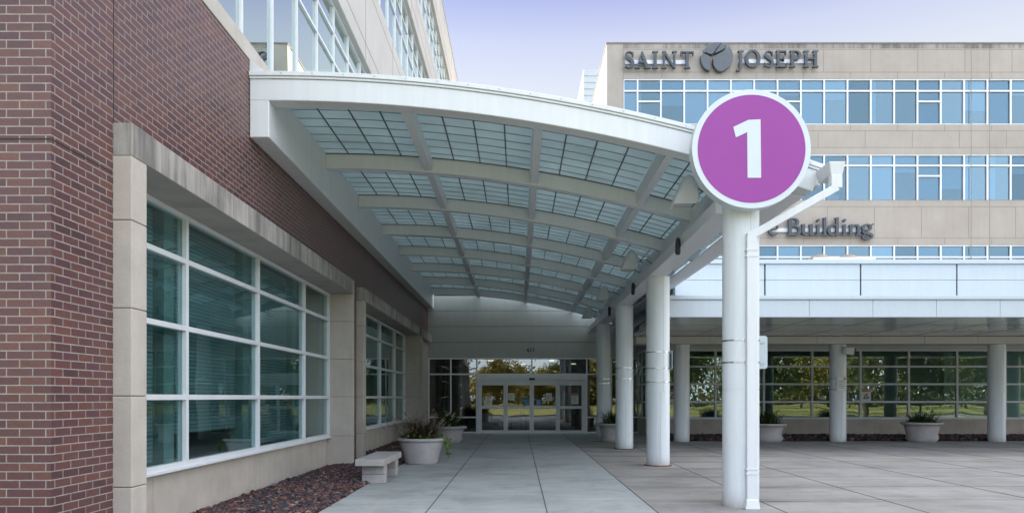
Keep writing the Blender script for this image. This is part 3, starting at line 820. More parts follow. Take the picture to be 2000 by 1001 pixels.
for x in (7.0, 12.6, 13.6, 17.2): ic.box(x, x+.35, 29.5, 29.9, 0, 3.25)
ic.build('inner_column', M['alum'], low)
rl = MB().box(3.75, XE, 19.6, 40, 4.6, 4.75); rl.build('roof', M['coping'], low)
dome = thing('roof_skylight', 'low pale roof skylight with two tan domes above the flat canopy', 'skylight', (11.3, 25, 5.0))
k_ = 25/1425; zz = lambda p: EYE+(775-p)*k_; xx = lambda p: (p-1013)*k_
MB().box(xx(1588), xx(1711), 25, 26.5, 4.75, zz(501.5)).build('curb', M['white'], dome, bevel=.02)
for c0, c1 in ((1594, 1635), (1650, 1690)):
    dm = MB(); cx = (xx(c0)+xx(c1))/2; rx = (xx(c1)-xx(c0))/2
    for i in range(6):
        pass
    n = 20; prof = [(1, 0), (.8, .115), (.5, .17), (.2, .19)]
    base = len(dm.v)
    for r_, h in prof:
        for i in range(n):
            a = 6.2832*i/n; dm.v.append((cx+rx*r_*math.cos(a), 25.7+.6*r_*math.sin(a), zz(501.5)+h))
    for k in range(3):
        for i in range(n):
            jn = (i+1) % n; dm.f.append((base+k*n+i, base+k*n+jn, base+(k+1)*n+jn, base+(k+1)*n+i)); dm.sm.append(True)
    dm.f.append(tuple(base+3*n+i for i in range(n))); dm.sm.append(True)
    dm.build('dome', M['tan'], dome)
MB().hexa([(xx(1580),25,zz(507)),(xx(1588),25,zz(507)),(xx(1588),26.4,zz(507)),(xx(1580),26.4,zz(507)),(xx(1585),25,zz(504)),(xx(1588),25,zz(502)),(xx(1588),26.4,zz(502)),(xx(1585),26.4,zz(504))]).build('flashing', M['tan'], dome)

fl = thing('flat_canopy', 'long flat white metal drop off canopy with a dark glossy soffit', 'canopy', (4, 18, 0))
FX0 = 3.72
fs = MB(); xk = [FX0, 5.6]+[5.6+1.57*k for k in range(1, 12)]+[XE]
for a, e in zip(xk[:-1], xk[1:]): fs.box(a+.004, e-.004, 18.0, 18.12, 3.425, 3.85)
fs.build('fascia', M['metalpanel'], fl, bevel=.006)
MB().box(FX0-.02, XE, 17.96, 19.55, 3.855, 3.955).build('coping', M['metalpanel'], fl, bevel=.012)
MB().box(FX0+.01, XE, 18.02, 27.4, 3.42, 3.52).build('soffit', M['soffit'], fl)
sj = MB()
for x in [FX0+.2+1.733*k for k in range(12)]: sj.box(x-.006, x+.006, 18.13, 23.6, 3.4165, 3.42)
for y in (19.9, 21.8): sj.box(FX0+.02, XE, y-.006, y+.006, 3.417, 3.42)
sj.build('soffit_joint', M['joint'], fl)
MB().box(FX0+.004, FX0+.1, 18.125, 19.5, 3.53, 3.85).box(4.155, 4.25, 19.605, 27, 3.96, 5.0).build('end_panel', M['metalpanel'], fl)
MB().box(FX0+.11, XE, 18.13, 19.5, 3.53, 3.85).build('core', M['joint'], fl)
ub = MB(); uk = [4.16, 7.85, 10.38, 13.0, 15.6, 18.2, 20.8, XE]; uk = [4.16, (1494-1013)*19.5/1425, (1681-1013)*19.5/1425, (1869-1013)*19.5/1425]; uk += [uk[-1]+2.57, uk[-1]+5.14, uk[-1]+7.7, XE]
for a, e in zip(uk[:-1], uk[1:]):
    if e <= a: continue
    ub.box(a+.02, e-.02, 19.5, 19.6, 3.96, 4.57); ub.box(a+.02, e-.02, 19.5, 19.6, 4.578, 5.0)
ub.build('parapet_panel', M['metalpanel'], fl, bevel=.006)
MB().box(4.26, XE, 19.53, 19.9, 3.957, 5.0).build('panel_backing', M['joint'], fl)
MB().box(4.14, XE, 19.44, 19.95, 5.005, 5.115).build('parapet_coping', M['metalpanel'], fl, bevel=.012)
fb = MB()
for k in range(13):
    a = 3.80+1.733*k-1.07 if k else 3.80; e = min(3.80+1.733*(k+1)-1.07, XE)
    if e-a > .05: fb.box(a+.004, e-.004, 23.6, 24.35, 3.175, 3.41)
fb.build('beam', M['beam'], fl, bevel=.006)
MB().box(3.82, XE, 23.62, 24.33, 3.19, 3.40).build('beam_core', M['joint'], fl)

# floodlight and notices by the right columns
fd = thing('floodlight', 'grey floodlight bracketed on the column below the flat canopy beam', 'floodlight', (10.75, 23.6, 2.98))
k_ = 23.6/1425; zz = lambda p: EYE+(775-p)*k_; xx = lambda p: (p-1013)*k_
MB().hexa([(xx(1643),23.52,zz(690)),(xx(1664),23.45,zz(694)),(xx(1668),23.7,zz(694)),(xx(1650),23.7,zz(690)),(xx(1647),23.5,zz(678)),(xx(1667),23.42,zz(677)),(xx(1671),23.68,zz(677)),(xx(1652),23.7,zz(678))]).build('housing', M['signback'], fd, bevel=.012)
MB().hexa([(xx(1648),23.47,zz(690)),(xx(1661),23.425,zz(692)),(xx(1661),23.45,zz(692)),(xx(1648),23.49,zz(690)),(xx(1650),23.455,zz(679.5)),(xx(1663),23.405,zz(679.5)),(xx(1663),23.43,zz(679.5)),(xx(1650),23.475,zz(679.5))]).build('lens', M['alum'], fd)
MB().hexa([(xx(1664),23.44,zz(692)),(xx(1666),23.43,zz(692)),(xx(1666),23.46,zz(692)),(xx(1664),23.46,zz(692)),(xx(1665),23.405,zz(679.5)),(xx(1667),23.40,zz(679.5)),(xx(1667),23.44,zz(679.5)),(xx(1665),23.44,zz(679.5))]).build('visor', M['black'], fd)
MB().tube([(xx(1655),23.6,zz(686)), (10.6,23.74,zz(686)), (10.55,23.78,zz(686))], .035, 10).build('arm', M['alumdk'], fd)
nt1 = notice('white notice with a red mark strapped to the floodlight column', xx(1646)+.02, 1.89, .30, .44, 23.712, M['paper'], None)
MB().box(xx(1646)-.135, xx(1646)+.175, 23.713, 23.717, 1.665, 2.115).build('backing', M['alumdk'], nt1)
MB().box(xx(1651), xx(1654), 23.705, 23.7075, 2.02, 2.08).build('red_mark', M['red'], nt1)
k_ = PY/1425; zz = lambda p: EYE+(775-p)*k_; xx = lambda p: (p-1013)*k_
def warning(label, x):
    t = notice(label, x, zz(771.5), .34, .43, PY-.037, M['paper'], M['orange'])
    zc = zz(773)
    m2 = MB()
    tri = [(x-.11, zc-.08), (x+.11, zc-.08), (x, zc+.10)]; inn = [(x-.065, zc-.055), (x+.065, zc-.055), (x, zc+.05)]
    for i in range(3):
        jn = (i+1) % 3; m2.prism_y([tri[i], tri[jn], inn[jn], inn[i]], PY-.045, PY-.042)
    m2.build('triangle', M['ink'], t); return t
warning('warning notice with a black triangle on the window right of the floodlight column', xx(1691))
warning('warning notice with a triangle behind the nearest flat canopy column', xx(1314))

# ------------------------------------------------------------------ office block at the back
OY = 39.5; S_ = OY/1425
off = thing('office_block', 'beige office block with three bands of blue windows and lettering on its parapet', 'building', (4.77, OY, 0))
OX0, OX1 = 4.77, 34.0
bd = MB(); WB = 5.66
for z0, z1 in ((18.66, 20.55), (14.58, 16.2), (9.68, 12.08), (0, 6.2)): bd.box(WB, OX1, OY, OY+.5, z0, z1)
bd.box(OX0, WB, OY, OY+.5, 0, 20.55)
bd.box(OX0, OX1, OY+.5, 66, 0, 20.5)
bd.build('wall', M['facade'], off)
MB().box(OX0-.03, OX1, OY-.03, OY+.5, 20.55, 20.63).box(OX0-.03, OX0+.4, OY+.5, 66, 20.55, 20.63).build('coping', M['facjoint'], off)
MB().box(WB, OX1, OY-.0015, OY, 20.30, 20.549).build('stained_strip', M['stain'], off)
pj = MB()
def vj(x, z0, z1): pj.box(x-.013, x+.013, OY-.003, OY+.01, z0, z1)
def hj(z, x0=WB, x1=OX1): pj.box(x0, x1, OY-.0025, OY+.01, z-.013, z+.013)
for z in (20.25, 19.02, 15.85, 12.1+.0, 11.75, 10.05): hj(z)
hj(14.95)
for k in range(12):
    x = WB+2.1+k*2.55
    vj(x, 18.68, 19.02); vj(x+1.1, 19.02, 20.25); vj(x, 15.85, 16.18); vj(x+.8, 14.95, 15.85); vj(x, 9.7, 10.05); vj(x+1.3, 10.05, 11.75)
for x in (WB-.0, 19.5+5.0, 25.5): vj(x, 6.3, 20.5)
pj.build('panel_joint', M['facjoint'], off)
OR = [[16.2, 17.45, 18.02, 18.64], [12.08, 13.42, 13.98, 14.56], [6.2, 8.43, 9.03, 9.66]]
for ri, zs in enumerate(OR):
    xs0 = [WB+.02]+[6.44+MODW*k for k in range(21)]
    for mi, (a, e) in enumerate(zip(xs0[:-1], xs0[1:])):
        oper = (mi % 6 == 1) or ri == 2
        zl = zs if oper else [zs[0], zs[2], zs[3]]
        f = MB(); frame_y(f, OY+.07, [a+.0005, e-.0005], zl, .085, .08)
        wnd = f.build('window', M['alum'], off)
        p = MB()
        for z0, z1 in zip(zl[:-1], zl[1:]): p.box(a+.035, e-.035, OY+.10, OY+.112, z0+.035, z1-.035)
        p.build('pane', M['officeglass'], wnd)
        rr = random.random()
        if rr < .55:
            zb = zs[0]+.05 if rr < .22 else zs[0]+(zs[-1]-zs[0])*random.uniform(.25, .75)
            MB().box(a+.05, e-.05, OY+.14, OY+.15, zb, zs[-1]).build('blind', M['shade'], wnd)
        elif rr < .72:
            x1_ = a+.05+random.uniform(.15, .5); MB().box(a+.05, x1_, OY+.16, OY+.20, zs[0], zs[-1]).build('curtain', M['shade'], wnd)
        elif rr < .85:
            MB().box(a+.3, a+.9, OY+.3, OY+.4, zs[0], zs[0]+random.uniform(.3, .7)).build('cabinet', M['shade'], wnd)
ow = MB()
for zs in OR: ow.box(WB, OX1, OY+.48, OY+.495, zs[0], zs[-1])
ow.build('interior_wall', M['dark'], off)
ph = MB()
for k in range(24): ph.box(4.95+(.04 if k % 2 else 0), 20, 56+(.05 if k % 2 else 0), 66, 20.6+.25*k, 20.6+.25*k+.25)
ph.build('penthouse', M['penth'], off)

# lettering in channel letters
def ribbon(pts, ws, closed=False):
    """outline quads of a stroke of varying width"""
    P = [Vector(p) for p in pts]; n = len(P); out = []
    Lf, Rt = [], []
    for i in range(n):
        a = P[(i-1) % n] if closed or i > 0 else P[i]; b_ = P[(i+1) % n] if closed or i < n-1 else P[i]
        t = (b_-a).normalized(); nn = Vector((-t.y, t.x))*ws[i]/2
        Lf.append(P[i]+nn); Rt.append(P[i]-nn)
    return Lf, Rt
def smooth_curve(pts, ws, closed=False, sub=5):
    n = len(pts); op, ow_ = [], []
    rng_ = range(n) if closed else range(n-1)
    for i in rng_:
        g = lambda k: pts[k % n] if closed else pts[max(0, min(n-1, k))]
        p0, p1, p2, p3 = g(i-1), g(i), g(i+1), g(i+2)
        w1, w2 = ws[i], ws[(i+1) % n]
        for s_ in range(sub):
            t = s_/sub
            q_ = [0.5*((2*p1[d])+(-p0[d]+p2[d])*t+(2*p0[d]-5*p1[d]+4*p2[d]-p3[d])*t*t+(-p0[d]+3*p1[d]-3*p2[d]+p3[d])*t**3) for d in (0, 1)]
            op.append(tuple(q_)); ow_.append(w1+(w2-w1)*t)
    if not closed: op.append(pts[-1]); ow_.append(ws[-1])
    return op, ow_
class Glyph:
    def __init__(s): s.parts = []
    def poly(s, p): s.parts.append([tuple(q) for q in p]); return s
    def box(s, x0, x1, y0, y1): return s.poly([(x0,y0),(x1,y0),(x1,y1),(x0,y1)])
    def stem(s, x, w, y0=0, y1=1, sb=.09, st=.09):      # stem with slab serifs
        s.box(x-w/2, x+w/2, y0+.02, y1-.02)
        if sb: s.poly([(x-w/2-sb, y0), (x+w/2+sb, y0), (x+w/2+sb, y0+.045), (x+w/2, y0+.10), (x-w/2, y0+.10), (x-w/2-sb, y0+.045)])
        if st: s.poly([(x-w/2-st, y1-.045), (x-w/2, y1-.10), (x+w/2, y1-.10), (x+w/2+st, y1-.045), (x+w/2+st, y1), (x-w/2-st, y1)])
        return s
    def stroke(s, pts, ws, closed=False, sub=5):
        p, w_ = smooth_curve(pts, ws, closed, sub); Lf, Rt = ribbon(p, w_, closed)
        if closed: s.parts.append(('ring', [tuple(v) for v in Lf], [tuple(v) for v in Rt]))
        else: s.poly([tuple(v) for v in Lf]+[tuple(v) for v in reversed(Rt)])
        return s
    def build(s, ox, oz, h, y, depth, name, parent, m, xs=1.0):
        mb = MB()
        s.parts = [(p[0], [(x*xs, z) for x, z in p[1]], [(x*xs, z) for x, z in p[2]]) if isinstance(p, tuple) else [(x*xs, z) for x, z in p] for p in s.parts]
        for i, p in enumerate(s.parts):
            d = .003*i
            if isinstance(p, tuple):
                _, A, B = p; n = len(A); b_ = len(mb.v)
                for ring_, yy in ((A, y-d), (B, y-d), (A, y+depth+d), (B, y+depth+d)): mb.v += [(ox+q[0]*h, yy, oz+q[1]*h) for q in ring_]
                for i2 in range(n):
                    j2 = (i2+1) % n
                    for q_ in ((i2, j2, n+j2, n+i2), (2*n+i2, 3*n+i2, 3*n+j2, 2*n+j2), (i2, 2*n+i2, 2*n+j2, j2), (n+i2, n+j2, 3*n+j2, 3*n+i2)):
                        mb.f.append(tuple(b_+v for v in q_)); mb.sm.append(False)
            else: mb.prism_y([(ox+q[0]*h, oz+q[1]*h) for q in p], y-d, y+depth+d)
        return mb.build(name, m, parent)
def gS(): return Glyph().stroke([(.53,.78),(.45,.92),(.29,.96),(.14,.87),(.13,.71),(.29,.57),(.44,.46),(.53,.31),(.47,.12),(.30,.04),(.13,.09),(.05,.25)], [.06,.06,.07,.12,.15,.17,.17,.16,.12,.07,.06,.06]).box(.50,.56,.70,.97).box(.03,.08,.03,.28)
def gA(): return Glyph().poly([(.36,1.0),(.44,1.0),(.83,.03),(.63,.03),(.33,.84)]).poly([(.34,.93),(.40,.87),(.14,.03),(.06,.03)]).box(.20,.62,.32,.40).box(-.03,.27,0,.05).box(.53,.92,0,.05)
def gI(): return Glyph().stem(.2, .17)
def gN(): return Glyph().stem(.14, .09, sb=.1, st=.06).poly([(.05,1),(.22,1),(.82,.0),(.70,.0)]).stem(.76, .09, 0, 1, 0, .1)
def gT(): return Glyph().stem(.38, .17, 0, .98, .1, 0).box(.0,.76,.90,.985).poly([(0,.985),(.05,.985),(.05,.73),(0,.76)]).poly([(.71,.985),(.76,.985),(.76,.76),(.71,.73)])
def gJ(): return Glyph().stem(.30, .17, .05, 1, 0, .1).stroke([(.30,.10),(.27,-.10),(.17,-.20),(.03,-.17)], [.17,.14,.09,.10])
def gO(): return Glyph().stroke([(.45+.36*math.cos(a), .5+.47*math.sin(a)) for a in [6.2832*i/12 for i in range(12)]], [.10+.09*abs(math.cos(6.2832*i/12)) for i in range(12)], True)
def gE(): return Glyph().stem(.17, .17, 0, 1, .09, .09).box(.2,.62,.92,1.0).box(.2,.66,0,.08).box(.2,.50,.47,.55).box(.58,.63,.76,.99).poly([(.61,.01),(.67,.01),(.70,.27),(.64,.25)]).box(.46,.51,.38,.64)
def gP(): return Glyph().stem(.17, .17, 0, 1, .09, .09).stroke([(.2,.96),(.42,.96),(.58,.86),(.60,.70),(.52,.54),(.36,.47),(.22,.49)], [.07,.08,.13,.17,.13,.08,.06])
def gH(): return Glyph().stem(.16, .17).stem(.72, .17).box(.2,.68,.47,.55)
def ge(): return Glyph().stroke([(.10,.36),(.44,.40),(.40,.58),(.26,.63),(.12,.52),(.08,.30),(.16,.10),(.30,.04),(.47,.12)], [.06,.06,.10,.08,.14,.16,.14,.10,.05])
def gB(): return Glyph().stem(.17, .17, 0, 1, .09, .06).stroke([(.2,.965),(.40,.96),(.53,.86),(.52,.68),(.40,.56),(.22,.54)], [.07,.08,.13,.15,.08,.06]).stroke([(.22,.53),(.44,.52),(.62,.40),(.63,.20),(.48,.06),(.2,.035)], [.06,.08,.14,.17,.11,.07])
def gu(): return Glyph().poly([(.04,.64),(.21,.66),(.21,.1),(.07,.1),(.07,.58),(.04,.58)]).stroke([(.14,.16),(.20,.05),(.33,.05),(.46,.15)], [.14,.10,.08,.06]).poly([(.40,.64),(.57,.66),(.57,.08),(.64,.06),(.64,0),(.44,-.01),(.43,.1)])
def gi(): return Glyph().poly([(.03,.60),(.22,.67),(.22,.05),(.08,.05),(.08,.56)]).box(.0,.30,0,.06).poly([(.15,.78),(.25,.88),(.16,.98),(.05,.88)])
def gl(): return Glyph().poly([(.03,1.0),(.22,1.06),(.22,.05),(.08,.05),(.08,.96)]).box(.0,.30,0,.06)
def gd(): return Glyph().stroke([(.42,.55),(.28,.63),(.13,.50),(.08,.30),(.15,.10),(.28,.03),(.44,.13)], [.06,.08,.14,.16,.14,.10,.06]).poly([(.33,1.0),(.54,1.06),(.54,.08),(.62,.05),(.62,0),(.41,-.02),(.40,.96)])
def gn(): return Glyph().poly([(.03,.60),(.21,.67),(.21,.05),(.07,.05),(.07,.56)]).box(.0,.28,0,.06).stroke([(.18,.50),(.30,.60),(.44,.58),(.50,.44),(.50,.05)], [.05,.08,.13,.14,.14]).box(.36,.64,0,.06)
def gg(): return Glyph().stroke([(.28+.19*math.cos(a), .46+.17*math.sin(a)) for a in [6.2832*i/10 for i in range(10)]], [.06+.07*abs(math.cos(6.2832*i/10)) for i in range(10)], True).stroke([(.42,.56),(.52,.62),(.60,.66)], [.05,.08,.09]).stroke([(.17,.34),(.10,.22),(.20,.13),(.40,.09),(.53,.0),(.48,-.16),(.28,-.22),(.10,-.16),(.10,-.04),(.24,.08)], [.05,.10,.13,.15,.13,.10,.08,.08,.08,.05])
LY = OY-.28
def word(label, glyphs, px0, adv, pbase, hpx, rz0, rz1):
    X0 = lambda p: (p-1013)*S_
    Z0 = lambda p: EYE+(775-p)*S_
    t = thing('wall_sign', label, 'sign', (X0(px0), OY, Z0(pbase)), None)
    h = hpx*S_
    for g, px, hs in zip(glyphs, adv, [1]*len(glyphs)):
        g[0]().build(X0(px), Z0(pbase), h*g[1], LY, .16, 'letter', t, M['letter'], g[2] if len(g) > 2 else 1.0)
    MB().box(X0(px0)+.1, X0(adv[-1])+h*.5, OY-.10, OY-.005, Z0(rz1), Z0(rz0)).build('raceway', M['race'], t)
    return t
word('dark grey serif wall lettering left of the round emblem on the parapet', [(gS,1),(gA,.98),(gI,1),(gN,1),(gT,1)], 1217, [1217.5, 1239.5, 1271.5, 1290.5, 1327.5], 137.5, 33, 119, 126.5)
word('dark grey serif wall lettering right of the round emblem on the parapet', [(gJ,1),(gO,1.03),(gS,1),(gE,1),(gP,1),(gH,1)], 1437, [1434.5, 1452.5, 1488.5, 1512, 1539, 1566], 135.5, 32, 117.5, 125)
word('dark grey serif lettering above the lowest window band, half hidden by the downspout', [(ge,1,1.2),(gB,1,1.15),(gu,1,1.25),(gi,1,1.15),(gl,1,1.15),(gd,1,1.22),(gi,1,1.1),(gn,1,1.2),(gg,1,1.2)], 1497, [1497.5, 1533.5, 1560, 1588.5, 1601.5, 1612, 1640, 1652.5, 1677.5], 461.5, 33.5, 446, 453.5)
em = thing('wall_emblem', 'round grey emblem of four curved petals between the two words on the parapet', 'emblem', ((1398.5-1013)*S_, OY, EYE+(775-116)*S_))
EP = [[(820,150),(832,130),(850,115),(870,101),(890,92),(915,86),(940,84),(985,88),(968,104),(955,120),(930,150),(918,170),(905,188),(890,196),(860,191),(835,175)],
      [(990,92),(1012,97),(1030,105),(1035,118),(1018,136),(1000,150),(960,172),(922,190),(930,165),(955,130),(975,106)],
      [(802,180),(792,205),(789,230),(792,260),(802,292),(825,325),(850,341),(875,350),(880,330),(878,290),(880,250),(882,225),(865,209),(830,192)],
      [(1050,122),(1065,138),(1078,160),(1089,195),(1090,222),(1086,250),(1078,275),(1065,297),(1048,318),(1030,332),(1008,346),(985,355),(968,356),(950,348),(930,332),(915,310),(906,290),(903,265),(905,235),(920,210),(960,188),(1010,162)]]
for P in EP:
    MB().prism_y([((1200+x/4.762-1013)*S_, EYE+(775-70-y/4.762)*S_) for x, y in P], LY-.03, LY+.22).build('petal', M['emblem'], em, bevel=.02)

# ------------------------------------------------------------------ planters, bench
def blades(mb, cols, cx, cy, z, n, rmin, rmax, h0, h1, spread, width, pal, plume=None):
    for i in range(n):
        a = random.uniform(0, 6.283); r = random.uniform(rmin, rmax); bx, by = cx+r*math.cos(a), cy+r*math.sin(a)
        d = a+random.gauss(0, .6); h = random.uniform(h0, h1); sp = spread*random.uniform(.2, 1.0); wd = width*random.uniform(.6, 1.3)
        droop = random.uniform(0, .35)*h
        px = Vector((-math.sin(d), math.cos(d), 0))*wd/2; cc = random.choice(pal); f_ = random.uniform(.6, 1.35)
        prev = None; K = 5
        for k in range(K+1):
            t = k/K; o_ = Vector((bx, by, z))+Vector((math.cos(d), math.sin(d), 0))*sp*t**1.7+Vector((0, 0, h*t-droop*t**3))
            ww = px*(1-t)**.6 if k < K else px*.02
            mb.v += [tuple(o_-ww), tuple(o_+ww)]; g_ = f_
            cols += [(cc[0]*g_, cc[1]*g_, cc[2]*g_, 1)]*2
            b_ = len(mb.v)
            if k: mb.f.append((b_-4, b_-3, b_-1, b_-2)); mb.sm.append(True)
        if plume and random.random() < plume[0]:
            tip = o_; dirv = Vector((math.cos(d)*.6, math.sin(d)*.6, .6)).normalized()
            for q_ in range(9):
                c0 = tip+dirv*(.013*q_); e1 = Vector((random.gauss(0,1), random.gauss(0,1), random.gauss(0,1))).normalized()*.02
                b_ = len(mb.v); mb.v += [tuple(c0-e1), tuple(c0+dirv*.03), tuple(c0+e1)]; mb.f.append((b_, b_+1, b_+2)); mb.sm.append(False)
                cols += [(*plume[1], 1)]*3
def leaves(mb, cols, pts, size, pal):
    for p in pts:
        nrm = Vector((random.gauss(0,1), random.gauss(0,1), random.gauss(.3,1))).normalized()
        u = nrm.cross(Vector((random.gauss(0,1), random.gauss(0,1), random.gauss(0,1)))).normalized(); v_ = nrm.cross(u)
        s_ = size*random.uniform(.6, 1.3); c0 = Vector(p); b_ = len(mb.v)
        mb.v += [tuple(c0-u*s_), tuple(c0+v_*s_*.55), tuple(c0+u*s_), tuple(c0-v_*s_*.55)]
        mb.f.append((b_, b_+1, b_+2, b_+3)); mb.sm.append(False)
        cc = random.choice(pal); g_ = random.uniform(.65, 1.35); cols += [(cc[0]*g_, cc[1]*g_, cc[2]*g_, 1)]*4
PAL_BROWN = [(.075,.055,.03), (.055,.035,.028), (.10,.08,.045), (.05,.055,.022), (.065,.028,.03)]
PAL_GREEN = [(.03,.055,.018), (.045,.075,.022), (.022,.04,.018), (.06,.085,.03)]
PAL_LIME = [(.16,.26,.02), (.22,.32,.03), (.12,.20,.02)]
G3 = 'planters along the entrance paving'
def bowl(t, x, y, rr, rb, h, rolled=True):
    if rolled: pr = [(rb-.02, 0), (rb, .015), (rb+.02, .05), (rr-.13, h*.45), (rr-.055, h-.10), (rr-.05, h-.075), (rr-.02, h-.068), (rr, h-.05), (rr+.004, h-.025), (rr-.012, h-.004), (rr-.05, h), (rr-.085, h-.01), (rr-.10, h-.06)]
    else: pr = [(rb-.02, 0), (rb, .02), (rb+.06, .12), (rr-.17, h*.40), (rr-.115, h*.70), (rr-.10, h-.11), (rr-.06, h-.085), (rr-.012, h-.07), (rr, h-.045), (rr-.01, h-.01), (rr-.04, h), (rr-.09, h-.01), (rr-.12, h-.07)]
    MB().lathe(x, y, pr, 56, False).build('bowl', M['planter'], t)
    MB().lathe(x, y, [(.02, h-.10), (rr-.10, h-.075), (rr-.104, h-.12)], 40, False).lathe(x, y, [(.0, h-.085), (rr-.102, h-.078)], 30, False).build('soil', M['soil'], t)
# the big one by the bench
t1 = thing('planter', 'big round planter beside the concrete bench with purple fountain grass and trailing lime vine', 'planter', (-2.13, 16.0, 0), G3)
bowl(t1, -2.13, 16.0, .535, .345, .565)
mb, cl = MB(), []
blades(mb, cl, -2.13, 16.0, .50, 950, 0, .33, .22, .64, .56, .012, PAL_BROWN, (.12, (.26,.21,.16)))
mb.build('grass_clump', M['leaf'], t1, cols=cl)
mb, cl = MB(), []
pts = []
for i in range(130):
    a = random.uniform(0, 6.283); r = random.uniform(.3, .52); pts.append((-2.13+r*math.cos(a), 16+r*math.sin(a), .56+random.uniform(0, .09)))
for s_ in range(7):
    a = random.uniform(-.9, .35); x0, y0 = -2.13+.53*math.cos(a), 16+.53*math.sin(a); L_ = random.uniform(.15, .46)
    for k in range(int(L_*55)):
        t_ = k/(L_*55); pts.append((x0+.09*math.cos(a)*min(1, t_*3)+random.gauss(0, .02), y0+.09*math.sin(a)*min(1, t_*3)+random.gauss(0, .02), .57-L_*t_+random.gauss(0, .02)))
leaves(mb, cl, pts, .032, PAL_LIME+[(.05,.09,.03)])
mb.build('trailing_vine', M['leaf'], t1, cols=cl)
def planter(label, x, y, rr, rb, h, hgt, n):
    t = thing('planter', label, 'planter', (x, y, 0), G3); bowl(t, x, y, rr, rb, h, False)
    mb, cl = MB(), []
    blades(mb, cl, x, y, h-.07, n, 0, rr*.62, hgt*.45, hgt, .42, .022, PAL_GREEN, (.03, (.25,.24,.18)))
    blades(mb, cl, x, y, h-.05, n//4, rr*.4, rr*.8, .05, .16, .22, .022, PAL_GREEN)
    mb.build('grass_clump', M['leaf'], t, cols=cl); return t
planter('round planter with green grass left of the sliding doors, behind the bigger planter', -2.25, 23.45, .585, .40, .53, .75, 420)
planter('round planter with spiky green grass right of the sliding doors behind a canopy column', 3.12, 23.7, .60, .42, .61, .62, 420)
planter('round planter with upright green grass partly hidden behind the front sign column', 8.12, 23.85, .62, .45, .60, .60, 420)
planter('round planter with low spreading green grass between the flat canopy columns', 13.18, 23.85, .63, .43, .64, .50, 420)

bn = thing('bench', 'pale concrete bench with a thick slab seat standing at the rock bed', 'bench', (-2.47, 12.9, 0))
MB().box(-2.706, -2.224, 12.05, 13.84, .312, .425).build('seat', M['bench'], bn, bevel=.012)
for y0 in (12.25, 13.40):
    m_ = MB()
    for z0, z1 in ((.0, .155), (.157, .311)): m_.box(-2.635, -2.250, y0, y0+.24, z0, z1)
    m_.build('leg', M['bench'], bn, bevel=.014)

# ------------------------------------------------------------------ people in the lobby
def person(label, x, y, h, face, m_top):
    t = thing('person', label, 'person', (x, y, 0))
    s = h/1.75
    J_ = {'pel': (0,0,.95), 'sp': (0,.01,1.15), 'ch': (0,0,1.33), 'nk': (0,0,1.48), 'hd': (0,-.01,1.60), 'top': (0,0,1.72),
          'ls': (-.18,0,1.40), 'le': (-.24,-.02,1.13), 'lw': (-.20,-.16,.95), 'lh': (-.19,-.22,.90), 'rs': (.18,0,1.40), 're': (.24,-.02,1.13), 'rw': (.20,-.16,.95), 'rh': (.19,-.22,.90),
          'lhp': (-.10,0,.90), 'lk': (-.11,-.01,.50), 'la': (-.11,.02,.09), 'lf': (-.12,-.13,.04), 'rhp': (.10,0,.90), 'rk': (.11,-.01,.50), 'ra': (.11,.02,.09), 'rf': (.12,-.13,.04)}
    Rr = {'pel':.15,'sp':.135,'ch':.155,'nk':.055,'hd':.09,'top':.06,'ls':.075,'le':.045,'lw':.032,'lh':.035,'rs':.075,'re':.045,'rw':.032,'rh':.035,'lhp':.10,'lk':.06,'la':.042,'lf':.035,'rhp':.10,'rk':.06,'ra':.042,'rf':.035}
    E = [('pel','sp'),('sp','ch'),('ch','nk'),('nk','hd'),('hd','top'),('ch','ls'),('ls','le'),('le','lw'),('lw','lh'),('ch','rs'),('rs','re'),('re','rw'),('rw','rh'),('pel','lhp'),('lhp','lk'),('lk','la'),('la','lf'),('pel','rhp'),('rhp','rk'),('rk','ra'),('ra','rf')]
    keys = list(J_); ix = {k: i for i, k in enumerate(keys)}
    me = bpy.data.meshes.new('body'); me.from_pydata([tuple(c_*s for c_ in J_[k]) for k in keys], [(ix[a], ix[b_]) for a, b_ in E], [])
    o = bpy.data.objects.new('body', me); C.objects.link(o); o.parent = t; me.materials.append(m_top)
    sk = o.modifiers.new('skin', 'SKIN'); sk.use_smooth_shade = True
    for i, k in enumerate(keys):
        me.skin_vertices[0].data[i].radius = (Rr[k]*s, Rr[k]*s*.85)
    me.skin_vertices[0].data[0].use_root = True
    ss = o.modifiers.new('sub', 'SUBSURF'); ss.levels = 1; ss.render_levels = 2
    hm = MB().lathe(0, .0, [(.02, 1.49*s), (.075, 1.52*s), (.092, 1.60*s), (.085, 1.67*s), (.05, 1.72*s), (.01, 1.735*s)], 18)
    hm.v = [(vx_+x, vy*1.1+y-.015, vz) for vx_, vy, vz in hm.v]
    hm.build('face', M['skin'], t)
    hr = MB().lathe(0, 0, [(.098, 1.60*s), (.102, 1.66*s), (.085, 1.72*s), (.05, 1.755*s), (.005, 1.765*s)], 18)
    hr.v = [(vx_+x, vy*1.1+y+.02, vz) for vx_, vy, vz in hr.v]
    hr.build('hair', M['hair'], t)
    t.rotation_euler.z = face
    return t
person('person in dark clothing standing left of the other behind the sliding doors', -.45, 32.4, 1.62, R(10), M['cloth'])
person('taller person in navy clothing standing behind the left sliding door', .22, 32.9, 1.76, R(-15), M['cloth2'])

